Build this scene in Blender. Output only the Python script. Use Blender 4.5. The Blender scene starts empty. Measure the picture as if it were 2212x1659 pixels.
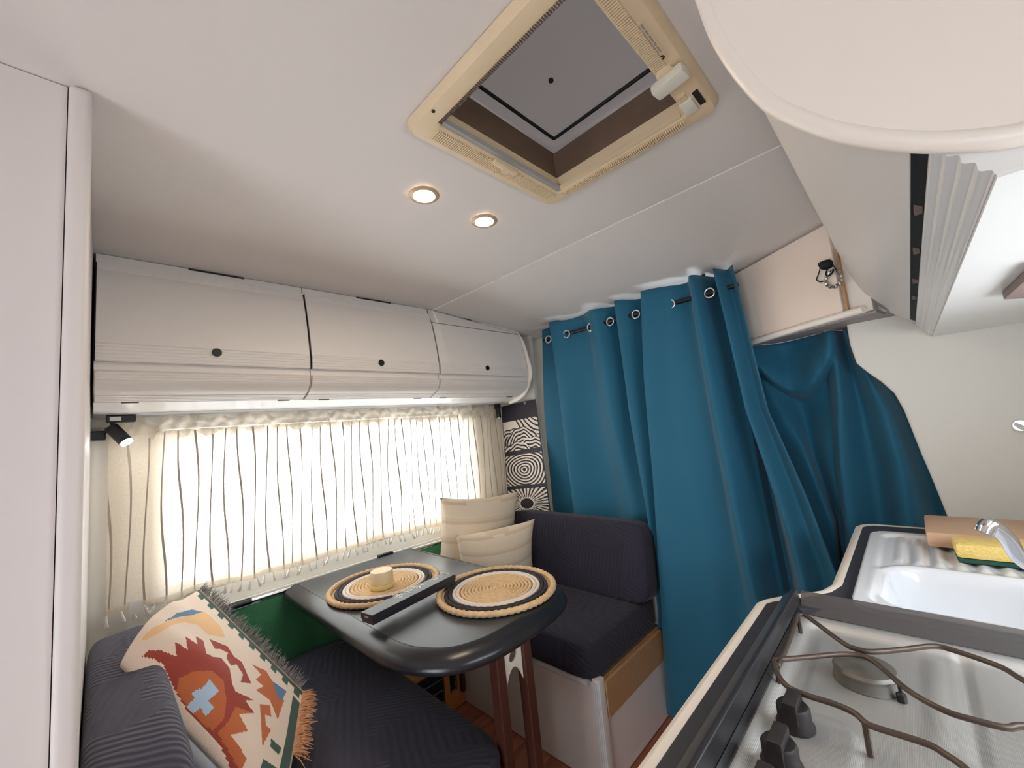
import bpy, bmesh, math, random
from mathutils import Vector, Matrix
import numpy as np
random.seed(7)
R = math.radians
S = bpy.context.scene
C = S.collection

# ------------------------------------------------------------------ camera
W, HH, F = 2212.0, 1659.0, 874.645
H = 1.20                                   # eye height above the floor
roll, pitch, yaw = R(-5.4497), R(6.3043), R(44.1647)
fw = Vector((math.cos(pitch)*math.cos(yaw), math.cos(pitch)*math.sin(yaw), math.sin(pitch)))
rt0 = Vector((math.sin(yaw), -math.cos(yaw), 0)); up0 = rt0.cross(fw)
rt = math.cos(roll)*rt0 + math.sin(roll)*up0
up = -math.sin(roll)*rt0 + math.cos(roll)*up0
cd = bpy.data.cameras.new('camera'); cam = bpy.data.objects.new('camera', cd); C.objects.link(cam)
cd.sensor_width = 36; cd.lens = 36*F/W; cd.clip_start = 0.01
M = Matrix((rt, up, -fw)).transposed().to_4x4(); M.translation = (0, 0, H); cam.matrix_world = M
S.camera = cam

# ------------------------------------------------------------------ sky, exposure
SKY = 6.5
wd = bpy.data.worlds.new('overcast_sky'); S.world = wd; wd.use_nodes = True
bg = wd.node_tree.nodes['Background']; bg.inputs[0].default_value = (0.93, 0.97, 1.05, 1); bg.inputs[1].default_value = SKY
S.view_settings.view_transform = 'Standard'; S.view_settings.look = 'None'
S.view_settings.gamma = 1; S.view_settings.use_curve_mapping = False
S.view_settings.exposure = 1.54
S.cycles.max_bounces = 7; S.cycles.diffuse_bounces = 4; S.cycles.transparent_max_bounces = 8; S.cycles.adaptive_threshold = .04
S.cycles.sample_clamp_indirect = 8

# window openings: left wall (sheer curtain), kitchen wall, rear wall, cab windscreen
WIN_L = (0.147, 1.44, 0.79, 1.285)         # x0 x1 z0 z1 in wall_left
WIN_R = (0.30, 1.05, 1.02, 1.27)
WIN_B = (-0.34, 0.50, 0.12, 0.90)           # y0 y1 z0 z1 in wall_rear; unseen, shaped to light aisle and bench
WIN_F = (0.2, 1.3, 0.98, 1.28)
XB, XF, YL, YR = -1.7, 2.75, 1.78, -0.38
CEIL = H + 0.575

def portal(name, loc, size, rot):
    l = bpy.data.lights.new(name, 'AREA'); l.shape = 'RECTANGLE'; l.size, l.size_y = size
    l.cycles.is_portal = True
    o = bpy.data.objects.new(name, l); C.objects.link(o); o.location = loc; o.rotation_euler = rot
portal('window_portal', (0.79, YL+.03, 1.04), (1.3, .5), (R(-90), 0, 0))
portal('window_portal', (0.685, YR-.03, 1.155), (.73, .27), (R(90), 0, 0))
portal('window_portal', (XB-.03, .08, .51), (.78, .84), (0, R(-90), 0))
portal('window_portal', (XF+.03, .75, 1.13), (.30, 1.1), (0, R(90), 0))

# ------------------------------------------------------------------ pixel helpers (2212 x 1659 frame)
def ray(px, py):
    return rt*((px-W/2)/F) + up*((HH/2-py)/F) + fw
def at_x(px, py, X): d = ray(px, py); return Vector((0, 0, H)) + d*(X/d.x)
def at_y(px, py, Y): d = ray(px, py); return Vector((0, 0, H)) + d*(Y/d.y)
def at_z(px, py, Z): d = ray(px, py); return Vector((0, 0, H)) + d*((Z-H)/d.z)
def proj(p):
    q = Vector(p) - Vector((0, 0, H)); k = F/q.dot(fw)
    return W/2 + q.dot(rt)*k, HH/2 - q.dot(up)*k

# ------------------------------------------------------------------ materials
def srgb(r, g, b):
    f = lambda c: (c/255/12.92) if c/255 <= .04045 else ((c/255+.055)/1.055)**2.4
    return (f(r), f(g), f(b), 1)
MATS = {}
def mat(name, col, rough=.5, metal=0, bump=None, var=None, spec=None, trans=None, emit=None, coat=0, sheen=0):
    m = bpy.data.materials.new(name); m.use_nodes = True; nt = m.node_tree; N = nt.nodes; L = nt.links
    b = N['Principled BSDF']; b.inputs['Base Color'].default_value = col
    b.inputs['Roughness'].default_value = rough; b.inputs['Metallic'].default_value = metal
    if spec is not None: b.inputs['Specular IOR Level'].default_value = spec
    if coat: b.inputs['Coat Weight'].default_value = coat; b.inputs['Coat Roughness'].default_value = .12
    if sheen: b.inputs['Sheen Weight'].default_value = sheen
    if emit: b.inputs['Emission Color'].default_value = emit[0]; b.inputs['Emission Strength'].default_value = emit[1]
    tc = N.new('ShaderNodeTexCoord')
    if var:                                    # (scale, amount): tone variation of the material itself
        n = N.new('ShaderNodeTexNoise'); n.inputs['Scale'].default_value = var[0]; n.inputs['Detail'].default_value = 4
        L.new(tc.outputs['Object'], n.inputs['Vector'])
        mx = N.new('ShaderNodeMixRGB'); mx.blend_type = 'MIX'
        mx.inputs[1].default_value = tuple(c*(1-var[1]) for c in col[:3])+(1,)
        mx.inputs[2].default_value = tuple(min(1, c*(1+var[1])) for c in col[:3])+(1,)
        L.new(n.outputs['Fac'], mx.inputs[0]); L.new(mx.outputs[0], b.inputs['Base Color'])
    if bump:                                   # (kind, scale, strength, distance)
        kind, sc, st, di = bump
        if kind == 'noise':
            t = N.new('ShaderNodeTexNoise'); t.inputs['Scale'].default_value = sc; t.inputs['Detail'].default_value = 5; out = t.outputs['Fac']
        elif kind == 'voronoi':
            t = N.new('ShaderNodeTexVoronoi'); t.inputs['Scale'].default_value = sc; out = t.outputs['Distance']
        else:
            t = N.new('ShaderNodeTexWave'); t.inputs['Scale'].default_value = sc; t.wave_type = 'BANDS'; t.bands_direction = kind; out = t.outputs['Fac']
        L.new(tc.outputs['Object'], t.inputs['Vector'])
        bp = N.new('ShaderNodeBump'); bp.inputs['Strength'].default_value = st; bp.inputs['Distance'].default_value = di
        L.new(out, bp.inputs['Height']); L.new(bp.outputs[0], b.inputs['Normal'])
    MATS[name] = m
    return m

mat('ceiling_vinyl', srgb(226, 219, 214), .55, bump=('noise', 220, .10, .002))
mat('wall_paint', srgb(226, 222, 214), .55, bump=('noise', 90, .08, .002))
mat('cabinet_white', srgb(230, 223, 217), .38, bump=('noise', 160, .05, .002))
mat('cabinet_gloss', srgb(232, 230, 228), .22)
mat('trim_cream', srgb(242, 232, 222), .4)
mat('door_cream', srgb(242, 224, 210), .4)
mat('underside_shade', srgb(176, 174, 176), .6)  # greyed so the board's colour carries the shade under the lockers
mat('dark_gap', srgb(40, 32, 28), .8)
mat('hinge_brown', srgb(105, 88, 80), .6)
mat('hatch_cream', srgb(228, 206, 172), .42, var=(9, .10))
mat('hatch_white', srgb(226, 222, 208), .35)
mat('hatch_grey', srgb(170, 168, 166), .4)
mat('hatch_well', srgb(110, 88, 72), .7, var=(14, .25))
mat('sticker_grey', srgb(165, 155, 145), .6)
mat('black_plastic', srgb(18, 18, 20), .38)
mat('black_matte', srgb(14, 14, 16), .7)
mat('knob_dark', srgb(34, 28, 28), .6)
mat('chrome', (.78, .78, .8, 1), .12, 1)
mat('steel_rod', (.55, .55, .55, 1), .25, 1)
mat('silver_ring', (.75, .76, .8, 1), .3, 1)
mat('teal_curtain', srgb(20, 95, 124), .75, bump=('noise', 600, .12, .001), sheen=.15)
mat('table_black', srgb(58, 61, 66), .34, var=(6, .12), bump=('noise', 60, .04, .002))
mat('table_edge', srgb(34, 34, 38), .28)
mat('jute', srgb(216, 182, 140), .9, var=(60, .25), bump=('noise', 300, .5, .003))
mat('jute_white', srgb(226, 214, 202), .9, var=(60, .06), bump=('noise', 300, .4, .003))
mat('jute_black', srgb(52, 48, 54), .9, var=(60, .2), bump=('noise', 300, .5, .003))
mat('bamboo', srgb(222, 200, 160), .5, var=(25, .08))
mat('bamboo_base', srgb(218, 190, 122), .4, var=(25, .08))
mat('box_black', srgb(34, 36, 46), .42, bump=('noise', 300, .15, .001))
mat('lettering', srgb(225, 215, 195), .5)
mat('white_vinyl', srgb(214, 206, 202), .45)
mat('bench_white', srgb(238, 226, 220), .45, bump=('noise', 200, .06, .002))
mat('moulding_white', srgb(222, 220, 218), .3)
mat('tan_board', srgb(186, 144, 102), .55, var=(12, .12))
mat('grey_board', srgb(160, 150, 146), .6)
mat('leg_brown', srgb(74, 40, 30), .38, var=(10, .1))
mat('bracket_white', srgb(226, 220, 206), .4)
mat('heater_wood', srgb(186, 120, 62), .5, var=(18, .18))
mat('enamel', srgb(236, 238, 242), .12, coat=.5)
mat('counter_dark', srgb(62, 60, 66), .38, var=(40, .12))
mat('counter_trim', srgb(236, 224, 212), .35)
mat('hob_steel', (.60, .59, .57, 1), .42, .75, bump=('Y', 260, .12, .001), var=(14, .06))
mat('hob_frame', srgb(70, 68, 72), .3, .6)
mat('grate_wire', srgb(92, 78, 70), .45, .6, var=(30, .2))
mat('burner_grey', srgb(120, 116, 110), .5, .5, var=(30, .15))
mat('sponge_yellow', srgb(238, 208, 124), .95, bump=('voronoi', 260, .5, .003), var=(90, .08))
mat('sponge_green', srgb(36, 80, 66), .95)
mat('board_wood', srgb(205, 168, 138), .55, var=(7, .08))
mat('tassel', srgb(238, 232, 222), .9)
mat('window_frame', srgb(206, 190, 164), .5)
mat('green_fabric', srgb(66, 132, 92), .85, bump=('noise', 14, .35, .02), var=(5, .1))
mat('pillow_inner', srgb(205, 206, 214), .8, bump=('noise', 12, .2, .02))
mat('fringe_dark', srgb(128, 124, 122), .9, var=(90, .95))
mat('fringe_orange', srgb(205, 150, 110), .9, var=(90, .5))
mat('paper_tag', srgb(232, 230, 226), .7)
mat('poster_black', srgb(42, 36, 46), .6)
mat('mauve', srgb(140, 118, 112), .6)
mat('lamp_white', (1, .9, .75, 1), .5, emit=((1, .82, .60, 1), 110))
mat('lamp_cool', (1, 1, 1, 1), .5, emit=((1, .97, .9, 1), 25))
mat('downlight_ring', srgb(206, 180, 150), .35, .3)
mat('hatch_screen', srgb(120, 116, 116), .7)
mat('wardrobe_white', srgb(222, 213, 210), .5, bump=('noise', 120, .06, .002))
mat('cab_dark', srgb(70, 70, 74), .8)
mat('bin_black', srgb(20, 22, 28), .45)
mat('wire_grey', srgb(120, 122, 130), .4, .5)

def plank_mat():
    m = mat('floor_wood', srgb(122, 72, 52), .42); nt = m.node_tree; N, L = nt.nodes, nt.links; b = N['Principled BSDF']
    tc = N.new('ShaderNodeTexCoord'); mp = N.new('ShaderNodeMapping'); mp.inputs['Scale'].default_value = (2.5, 26, 26)
    n = N.new('ShaderNodeTexNoise'); n.inputs['Scale'].default_value = 2; n.inputs['Detail'].default_value = 6
    oi = N.new('ShaderNodeObjectInfo'); ad = N.new('ShaderNodeVectorMath'); ad.operation = 'ADD'
    L.new(tc.outputs['Object'], mp.inputs[0]); L.new(mp.outputs[0], ad.inputs[0])
    mlt = N.new('ShaderNodeMath'); mlt.operation = 'MULTIPLY'; mlt.inputs[1].default_value = 50
    L.new(oi.outputs['Random'], mlt.inputs[0]); L.new(mlt.outputs[0], ad.inputs[1]); L.new(ad.outputs[0], n.inputs['Vector'])
    r = N.new('ShaderNodeValToRGB'); r.color_ramp.elements[0].position = .3; r.color_ramp.elements[1].position = .75
    r.color_ramp.elements[0].color = srgb(136, 78, 58); r.color_ramp.elements[1].color = srgb(184, 116, 86)
    L.new(n.outputs['Fac'], r.inputs[0]); L.new(r.outputs[0], b.inputs['Base Color'])
plank_mat()

def cover_mat(name, col):                     # stretch cover with embossed blocks of parallel ribs
    m = mat(name, col, .85, sheen=.1); nt = m.node_tree; N, L = nt.nodes, nt.links; b = N['Principled BSDF']
    tc = N.new('ShaderNodeTexCoord')
    def wave(rot):
        mp = N.new('ShaderNodeMapping'); mp.inputs['Rotation'].default_value = rot
        w = N.new('ShaderNodeTexWave'); w.inputs['Scale'].default_value = 22; w.inputs['Distortion'].default_value = 1.6; w.inputs['Detail'].default_value = 1
        L.new(tc.outputs['Object'], mp.inputs[0]); L.new(mp.outputs[0], w.inputs['Vector']); return w.outputs['Fac']
    a = wave((R(35), R(35), R(40))); c = wave((R(-35), R(-35), R(-45)))
    v = N.new('ShaderNodeTexVoronoi'); v.inputs['Scale'].default_value = 7.5; v.distance = 'CHEBYCHEV'; L.new(tc.outputs['Object'], v.inputs['Vector'])
    sp = N.new('ShaderNodeSeparateColor'); L.new(v.outputs['Color'], sp.inputs[0])
    g = N.new('ShaderNodeMath'); g.operation = 'GREATER_THAN'; g.inputs[1].default_value = .5; L.new(sp.outputs[0], g.inputs[0])
    mx = N.new('ShaderNodeMixRGB'); L.new(g.outputs[0], mx.inputs[0]); L.new(a, mx.inputs[1]); L.new(c, mx.inputs[2])
    bp = N.new('ShaderNodeBump'); bp.inputs['Strength'].default_value = .35; bp.inputs['Distance'].default_value = .005
    L.new(mx.outputs[0], bp.inputs['Height']); L.new(bp.outputs[0], b.inputs['Normal'])
cover_mat('cover_navy', srgb(34, 29, 48)); cover_mat('cover_charcoal', srgb(58, 56, 72))

def attr_mat(name, rough=.85, bump=None):
    m = mat(name, (1, 1, 1, 1), rough, bump=bump); nt = m.node_tree
    a = nt.nodes.new('ShaderNodeAttribute'); a.attribute_name = 'Col'
    nt.links.new(a.outputs['Color'], nt.nodes['Principled BSDF'].inputs['Base Color'])
attr_mat('woven_throw', .9, ('noise', 420, .5, .002)); attr_mat('poster_print', .65); attr_mat('cream_weave', .9, ('noise', 380, .5, .002))

def glass_mat():
    m = bpy.data.materials.new('window_glass'); m.use_nodes = True; N, L = m.node_tree.nodes, m.node_tree.links
    N.clear(); o = N.new('ShaderNodeOutputMaterial'); t = N.new('ShaderNodeBsdfTransparent'); g = N.new('ShaderNodeBsdfGlossy')
    g.inputs['Roughness'].default_value = .02; x = N.new('ShaderNodeMixShader'); x.inputs[0].default_value = .05
    t.inputs[0].default_value = (.80, .82, .82, 1)
    L.new(t.outputs[0], x.inputs[1]); L.new(g.outputs[0], x.inputs[2]); L.new(x.outputs[0], o.inputs[0]); MATS['window_glass'] = m
    m = bpy.data.materials.new('smoked_glass'); m.use_nodes = True; N, L = m.node_tree.nodes, m.node_tree.links
    N.clear(); o = N.new('ShaderNodeOutputMaterial'); t = N.new('ShaderNodeBsdfTransparent'); g = N.new('ShaderNodeBsdfPrincipled')
    g.inputs['Base Color'].default_value = srgb(110, 106, 106); g.inputs['Roughness'].default_value = .25
    x = N.new('ShaderNodeMixShader'); x.inputs[0].default_value = .55; t.inputs[0].default_value = (.6, .58, .57, 1)
    L.new(t.outputs[0], x.inputs[1]); L.new(g.outputs[0], x.inputs[2]); L.new(x.outputs[0], o.inputs[0]); MATS['smoked_glass'] = m
    m = bpy.data.materials.new('tinted_dome'); m.use_nodes = True; N, L = m.node_tree.nodes, m.node_tree.links
    N.clear(); o = N.new('ShaderNodeOutputMaterial'); t = N.new('ShaderNodeBsdfTranslucent'); g = N.new('ShaderNodeBsdfPrincipled')
    g.inputs['Base Color'].default_value = srgb(120, 112, 112); g.inputs['Roughness'].default_value = .55
    x = N.new('ShaderNodeMixShader'); x.inputs[0].default_value = .5; t.inputs[0].default_value = (.18, .168, .16, 1)
    L.new(t.outputs[0], x.inputs[1]); L.new(g.outputs[0], x.inputs[2]); L.new(x.outputs[0], o.inputs[0]); MATS['tinted_dome'] = m
glass_mat()
tg = MATS['window_glass'].copy(); tg.name = 'tinted_acrylic'; MATS['tinted_acrylic'] = tg
for nd in tg.node_tree.nodes:
    if nd.type == 'BSDF_TRANSPARENT': nd.inputs[0].default_value = (.70, .72, .72, 1)

def sheer_mat(name, stripes, opac):
    m = bpy.data.materials.new(name); m.use_nodes = True; N, L = m.node_tree.nodes, m.node_tree.links; N.clear()
    o = N.new('ShaderNodeOutputMaterial'); t = N.new('ShaderNodeBsdfTransparent'); tl = N.new('ShaderNodeBsdfTranslucent'); df = N.new('ShaderNodeBsdfDiffuse')
    col = srgb(236, 224, 206); tl.inputs[0].default_value = col; df.inputs[0].default_value = col
    md = N.new('ShaderNodeMixShader'); md.inputs[0].default_value = .36; L.new(df.outputs[0], md.inputs[1]); L.new(tl.outputs[0], md.inputs[2])
    x = N.new('ShaderNodeMixShader'); L.new(t.outputs[0], x.inputs[1]); L.new(md.outputs[0], x.inputs[2]); L.new(x.outputs[0], o.inputs[0])
    tc = N.new('ShaderNodeTexCoord'); n = N.new('ShaderNodeTexNoise'); n.inputs['Scale'].default_value = 260; L.new(tc.outputs['Object'], n.inputs['Vector'])
    ma = N.new('ShaderNodeMapRange'); ma.inputs['To Min'].default_value = opac-.12; ma.inputs['To Max'].default_value = opac+.12; L.new(n.outputs['Fac'], ma.inputs[0])
    L.new(ma.outputs[0], x.inputs[0])
    if stripes:
        u = N.new('ShaderNodeUVMap'); u.uv_map = 'UVMap'; sx = N.new('ShaderNodeSeparateXYZ'); L.new(u.outputs[0], sx.inputs[0])
        mu = N.new('ShaderNodeMath'); mu.operation = 'MULTIPLY'; mu.inputs[1].default_value = stripes; L.new(sx.outputs[0], mu.inputs[0])
        fr = N.new('ShaderNodeMath'); fr.operation = 'FRACT'; L.new(mu.outputs[0], fr.inputs[0])
        lt = N.new('ShaderNodeMath'); lt.operation = 'LESS_THAN'; lt.inputs[1].default_value = .115; L.new(fr.outputs[0], lt.inputs[0])
        d2 = N.new('ShaderNodeBsdfDiffuse'); d2.inputs[0].default_value = srgb(172, 162, 148)
        y = N.new('ShaderNodeMixShader'); f2 = N.new('ShaderNodeMath'); f2.operation = 'MULTIPLY'; f2.inputs[1].default_value = 1.0; L.new(lt.outputs[0], f2.inputs[0])
        L.new(f2.outputs[0], y.inputs[0]); L.new(x.outputs[0], y.inputs[1]); L.new(d2.outputs[0], y.inputs[2]); L.new(y.outputs[0], o.inputs[0])
    MATS[name] = m
sheer_mat('sheer_fabric', 40, .80); sheer_mat('sheer_ruffle', 0, .82)

# ------------------------------------------------------------------ mesh helpers
def wloc(o):
    v = Vector((0, 0, 0))
    while o is not None: v += o.location; o = o.parent
    return v
class MB:
    def __init__(s): s.v = []; s.f = []; s.uv = None
    def add(s, vs, fs):
        k = len(s.v); s.v += [tuple(v) for v in vs]; s.f += [tuple(i+k for i in f) for f in fs]; return s
    def box(s, lo, hi, rot=None, bev=0, seg=2):
        c = (Vector(lo)+Vector(hi))/2; d = Vector(hi)-Vector(lo)
        bm = bmesh.new(); bmesh.ops.create_cube(bm, size=1)
        for v in bm.verts: v.co = Vector((v.co.x*d.x, v.co.y*d.y, v.co.z*d.z))
        if bev: bmesh.ops.bevel(bm, geom=bm.edges[:], offset=bev, segments=seg, affect='EDGES', profile=.6)
        bm.verts.index_update()
        q = rot.to_matrix() if rot is not None else None
        s.add([(q @ v.co if q else v.co)+c for v in bm.verts], [[v.index for v in f.verts] for f in bm.faces]); bm.free(); return s
    def loft(s, A, B, cap=True):              # two matching closed loops
        n = len(A); vs = list(A)+list(B)
        fs = [(i, (i+1) % n, n+(i+1) % n, n+i) for i in range(n)]
        if cap: fs += [tuple(range(n-1, -1, -1)), tuple(range(n, 2*n))]
        return s.add(vs, fs)
    def sweep_x(s, prof, x0, x1): return s.loft([(x0, y, z) for y, z in prof], [(x1, y, z) for y, z in prof])
    def sweep_z(s, poly, z0, z1): return s.loft([(x, y, z0) for x, y in poly], [(x, y, z1) for x, y in poly])
    def tube(s, path, r, n=8, closed=False, caps=True):
        P = [Vector(p) for p in path]; m = len(P); rs = r if isinstance(r, (list, tuple)) else [r]*m
        vs = []; ref = None
        for i, p in enumerate(P):
            if closed: t = P[(i+1) % m]-P[i-1]
            else: t = P[min(i+1, m-1)]-P[max(i-1, 0)]
            t.normalize()
            if ref is None: ref = t.orthogonal().normalized()
            ref = (ref - t*ref.dot(t)); ref = ref.normalized() if ref.length > 1e-6 else t.orthogonal().normalized()
            b = t.cross(ref)
            for k in range(n):
                a = 2*math.pi*k/n; vs.append(p + (ref*math.cos(a)+b*math.sin(a))*rs[i])
        fs = []
        for i in range(m if closed else m-1):
            j = (i+1) % m
            for k in range(n): fs.append((i*n+k, i*n+(k+1) % n, j*n+(k+1) % n, j*n+k))
        if caps and not closed: fs += [tuple(range(n-1, -1, -1)), tuple((m-1)*n+k for k in range(n))]
        return s.add(vs, fs)
    def lathe(s, prof, c=(0, 0, 0), ax='z', n=32, caps=True):
        vs = []; fs = []; m = len(prof)
        for r, h in prof:
            for k in range(n):
                a = 2*math.pi*k/n; x, y = r*math.cos(a), r*math.sin(a)
                p = {'z': (x, y, h), 'x': (h, x, y), 'y': (x, h, y)}[ax]
                vs.append((p[0]+c[0], p[1]+c[1], p[2]+c[2]))
        for i in range(m-1):
            for k in range(n): fs.append((i*n+k, i*n+(k+1) % n, (i+1)*n+(k+1) % n, (i+1)*n+k))
        if caps: fs += [tuple(range(n-1, -1, -1)), tuple((m-1)*n+k for k in range(n))]
        return s.add(vs, fs)
    def grid(s, rows, closed_u=False):
        n = len(rows[0]); m = len(rows); vs = [p for r in rows for p in r]
        fs = [(i*n+k, i*n+(k+1) % n, (i+1)*n+(k+1) % n, (i+1)*n+k) for i in range(m-1) for k in range(n if closed_u else n-1)]
        return s.add(vs, fs)
    def torus(s, c, R0, r, ax='z', n=40, k=10, wob=None):
        rows = []
        for i in range(n+1):
            a = 2*math.pi*(i % n)/n; row = []
            for j in range(k):
                b = 2*math.pi*j/k; rr = r*(1 + (wob(a, b) if wob else 0)); q = R0+rr*math.cos(b); h = rr*math.sin(b)
                x, y = q*math.cos(a), q*math.sin(a)
                p = {'z': (x, y, h), 'x': (h, x, y), 'y': (x, h, y)}[ax]; row.append((p[0]+c[0], p[1]+c[1], p[2]+c[2]))
            rows.append(row)
        return s.grid(rows, True)
    def build(s, name, m, parent=None, smooth=0, bevel=0, solid=0, local=False):
        me = bpy.data.meshes.new(name); me.from_pydata(s.v, [], s.f); me.validate(); me.update()
        bm = bmesh.new(); bm.from_mesh(me); bmesh.ops.remove_doubles(bm, verts=bm.verts[:], dist=1e-6)
        bmesh.ops.recalc_face_normals(bm, faces=bm.faces[:]); bm.to_mesh(me); bm.free()
        if smooth:
            me.shade_smooth()
            if smooth < 180: me.set_sharp_from_angle(angle=R(smooth))
        me.materials.append(MATS[m])
        o = bpy.data.objects.new(name, me); C.objects.link(o)
        if parent is not None:
            w = wloc(parent); o.parent = parent
            o.location = (0, 0, 0) if local else -w
        if bevel:
            b = o.modifiers.new('bevel', 'BEVEL'); b.width = bevel; b.segments = 2; b.limit_method = 'ANGLE'; b.angle_limit = R(35)
        if solid:
            b = o.modifiers.new('solid', 'SOLIDIFY'); b.thickness = solid; b.offset = 0
        return o
def thing(name, label, cat, loc=(0, 0, 0), group=None):
    o = bpy.data.objects.new(name, None); C.objects.link(o); o.location = loc; o.empty_display_size = .05
    o['label'] = label; o['category'] = cat
    if group: o['group'] = group
    return o
def tag(o, label, cat, group=None):
    o['label'] = label; o['category'] = cat
    if group: o['group'] = group
    return o
def struct(o): o['kind'] = 'structure'; return o
def stuff(o): o['kind'] = 'stuff'; return o
def copy_at(o, parent, loc, rot=None):
    c = o.copy(); C.objects.link(c); c.parent = parent; c.location = Vector(loc) - (wloc(parent) if parent else Vector((0, 0, 0)))
    if rot: c.rotation_euler = rot
    return c
def cushion(c, size, e=.28, n=40, m=24, warp=None, rot=None):
    a, b, d = (x/2 for x in size); f = lambda t: math.copysign(abs(t)**e, t); rows = []
    q = rot.to_matrix() if rot is not None else None
    for i in range(m+1):
        th = -math.pi/2 + math.pi*i/m; row = []
        for k in range(n):
            ph = 2*math.pi*k/n
            p = Vector((a*f(math.cos(th))*f(math.cos(ph)), b*f(math.cos(th))*f(math.sin(ph)), d*f(math.sin(th))))
            if warp: p = warp(p)
            if q: p = q @ p
            row.append(p+Vector(c))
        rows.append(row)
    return MB().grid(rows, True)
def pillow_mesh(c, w, h, t, rot, n=28, pinch=.10):
    q = rot.to_matrix(); front = []; back = []
    for i in range(n+1):
        v = -1+2*i/n; rf = []; rb = []
        for k in range(n+1):
            u = -1+2*k/n
            x = u*(1-pinch*(1-v*v)*abs(u)); y = v*(1-pinch*(1-u*u)*abs(v))
            th = t/2*max(0, (1-u**2))**.6*max(0, (1-v**2))**.6
            rf.append(q @ Vector((x*w/2, -th, y*h/2))+Vector(c)); rb.append(q @ Vector((x*w/2, th, y*h/2))+Vector(c))
        front.append(rf); back.append(rb)
    return MB().grid(front).grid([r[::-1] for r in back])
def color_faces(o, fn):
    me = o.data; ca = me.color_attributes.new('Col', 'FLOAT_COLOR', 'CORNER')
    for p in me.polygons:
        c = fn(p.center)
        for li in p.loop_indices: ca.data[li].color = c
def smoothpath(pts, n=8, closed=False):
    P = [Vector(p) for p in pts]; out = []; m = len(P)
    for i in range(m if closed else m-1):
        p0 = P[i-1] if (closed or i > 0) else P[0]; p1 = P[i]; p2 = P[(i+1) % m]; p3 = P[(i+2) % m] if (closed or i+2 < m) else P[-1]
        for k in range(n):
            t = k/n; out.append(.5*((2*p1)+(p2-p0)*t+(2*p0-5*p1+4*p2-p3)*t*t+(3*p1-p0-3*p2+p3)*t**3))
    if not closed: out.append(P[-1])
    return out
def rrect(x0, x1, y0, y1, r, n=8):
    rs = r if isinstance(r, (list, tuple)) else [r]*4; out = []
    for (cx, cy, a0, rr) in ((x1-rs[0], y1-rs[0], 0, rs[0]), (x0+rs[1], y1-rs[1], 90, rs[1]), (x0+rs[2], y0+rs[2], 180, rs[2]), (x1-rs[3], y0+rs[3], 270, rs[3])):
        for k in range(n+1): a = R(a0+90*k/n); out.append((cx+rr*math.cos(a), cy+rr*math.sin(a)))
    return out
sst = lambda a, b, x: (lambda t_: t_*t_*(3-2*t_))(max(0, min(1, (x-a)/(b-a))))
def wall_with_hole(axis, pos, thick, u0, u1, z0, z1, hole):
    a, b, c, d = hole; mb = MB()
    def bx(p0, p1, q0, q1):
        if axis == 'y': mb.box((p0, min(pos, pos+thick), q0), (p1, max(pos, pos+thick), q1))
        else: mb.box((min(pos, pos+thick), p0, q0), (max(pos, pos+thick), p1, q1))
    bx(u0, a, z0, z1); bx(b, u1, z0, z1); bx(a, b, z0, c); bx(a, b, d, z1); return mb

# ------------------------------------------------------------------ shell
fl = struct(MB().box((XB, YR, -.06), (XF, YL, -.008)).build('floor', 'dark_gap'))
PW = .125; pm = None; y = YR
while y < YL-.01:
    w = min(PW, YL-y)
    off = random.uniform(-.5, 0); x = XB+off
    while x < 1.75:
        a, b = max(x, XB)+.0008, min(x+.9, 1.75)-.0008
        if b-a > .03:
            MB().box((a, y+.0008, -.008), (b, y+w-.0008, 0)).build('plank', 'floor_wood', fl)
        x += .9
    y += PW
HX0, HX1, HY0, HY1 = .385, .812, .172, .592           # roof hatch frame
ox0, ox1, oy0, oy1 = .424, .776, .222, .536           # its opening
ce = MB()
for lo, hi in (((XB, YR), (ox0, YL)), ((ox1, YR), (1.065, YL)), ((ox0, YR), (ox1, oy0)), ((ox0, oy1), (ox1, YL))):
    ce.box((lo[0], lo[1], CEIL), (hi[0], hi[1], CEIL+.03))
struct(ce.build('ceiling', 'ceiling_vinyl'))
zc = lambda x: CEIL - max(0, x-1.065)*.085            # ceiling falls towards the cab
struct(MB().loft([(1.068, YR, zc(1.068)-.0015), (1.068, YL, zc(1.068)-.0015), (1.068, YL, CEIL+.03), (1.068, YR, CEIL+.03)],
                 [(XF, YR, zc(XF)), (XF, YL, zc(XF)), (XF, YL, CEIL+.03), (XF, YR, CEIL+.03)]).build('ceiling_front', 'ceiling_vinyl'))
wl = struct(wall_with_hole('y', YL, .05, XB, XF, 0, CEIL+.03, WIN_L).build('wall_left', 'wall_paint'))
wr = struct(wall_with_hole('y', YR, -.05, XB, XF, 0, CEIL+.03, WIN_R).build('wall_right', 'wall_paint'))
wb = struct(wall_with_hole('x', XB, -.05, YR, YL, 0, CEIL+.03, WIN_B).build('wall_rear', 'wall_paint'))
wf = struct(wall_with_hole('x', XF, .05, YR, YL, 0, CEIL+.03, WIN_F).build('wall_cab', 'cab_dark'))
# bulkhead strip left of the cab opening
struct(MB().box((1.70, 1.485, 0), (1.73, YL, zc(1.73)-.001)).box((1.80, 1.25, 0), (1.82, 1.56, zc(1.82)-.001)).build('wall_front', 'wall_paint'))

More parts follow.
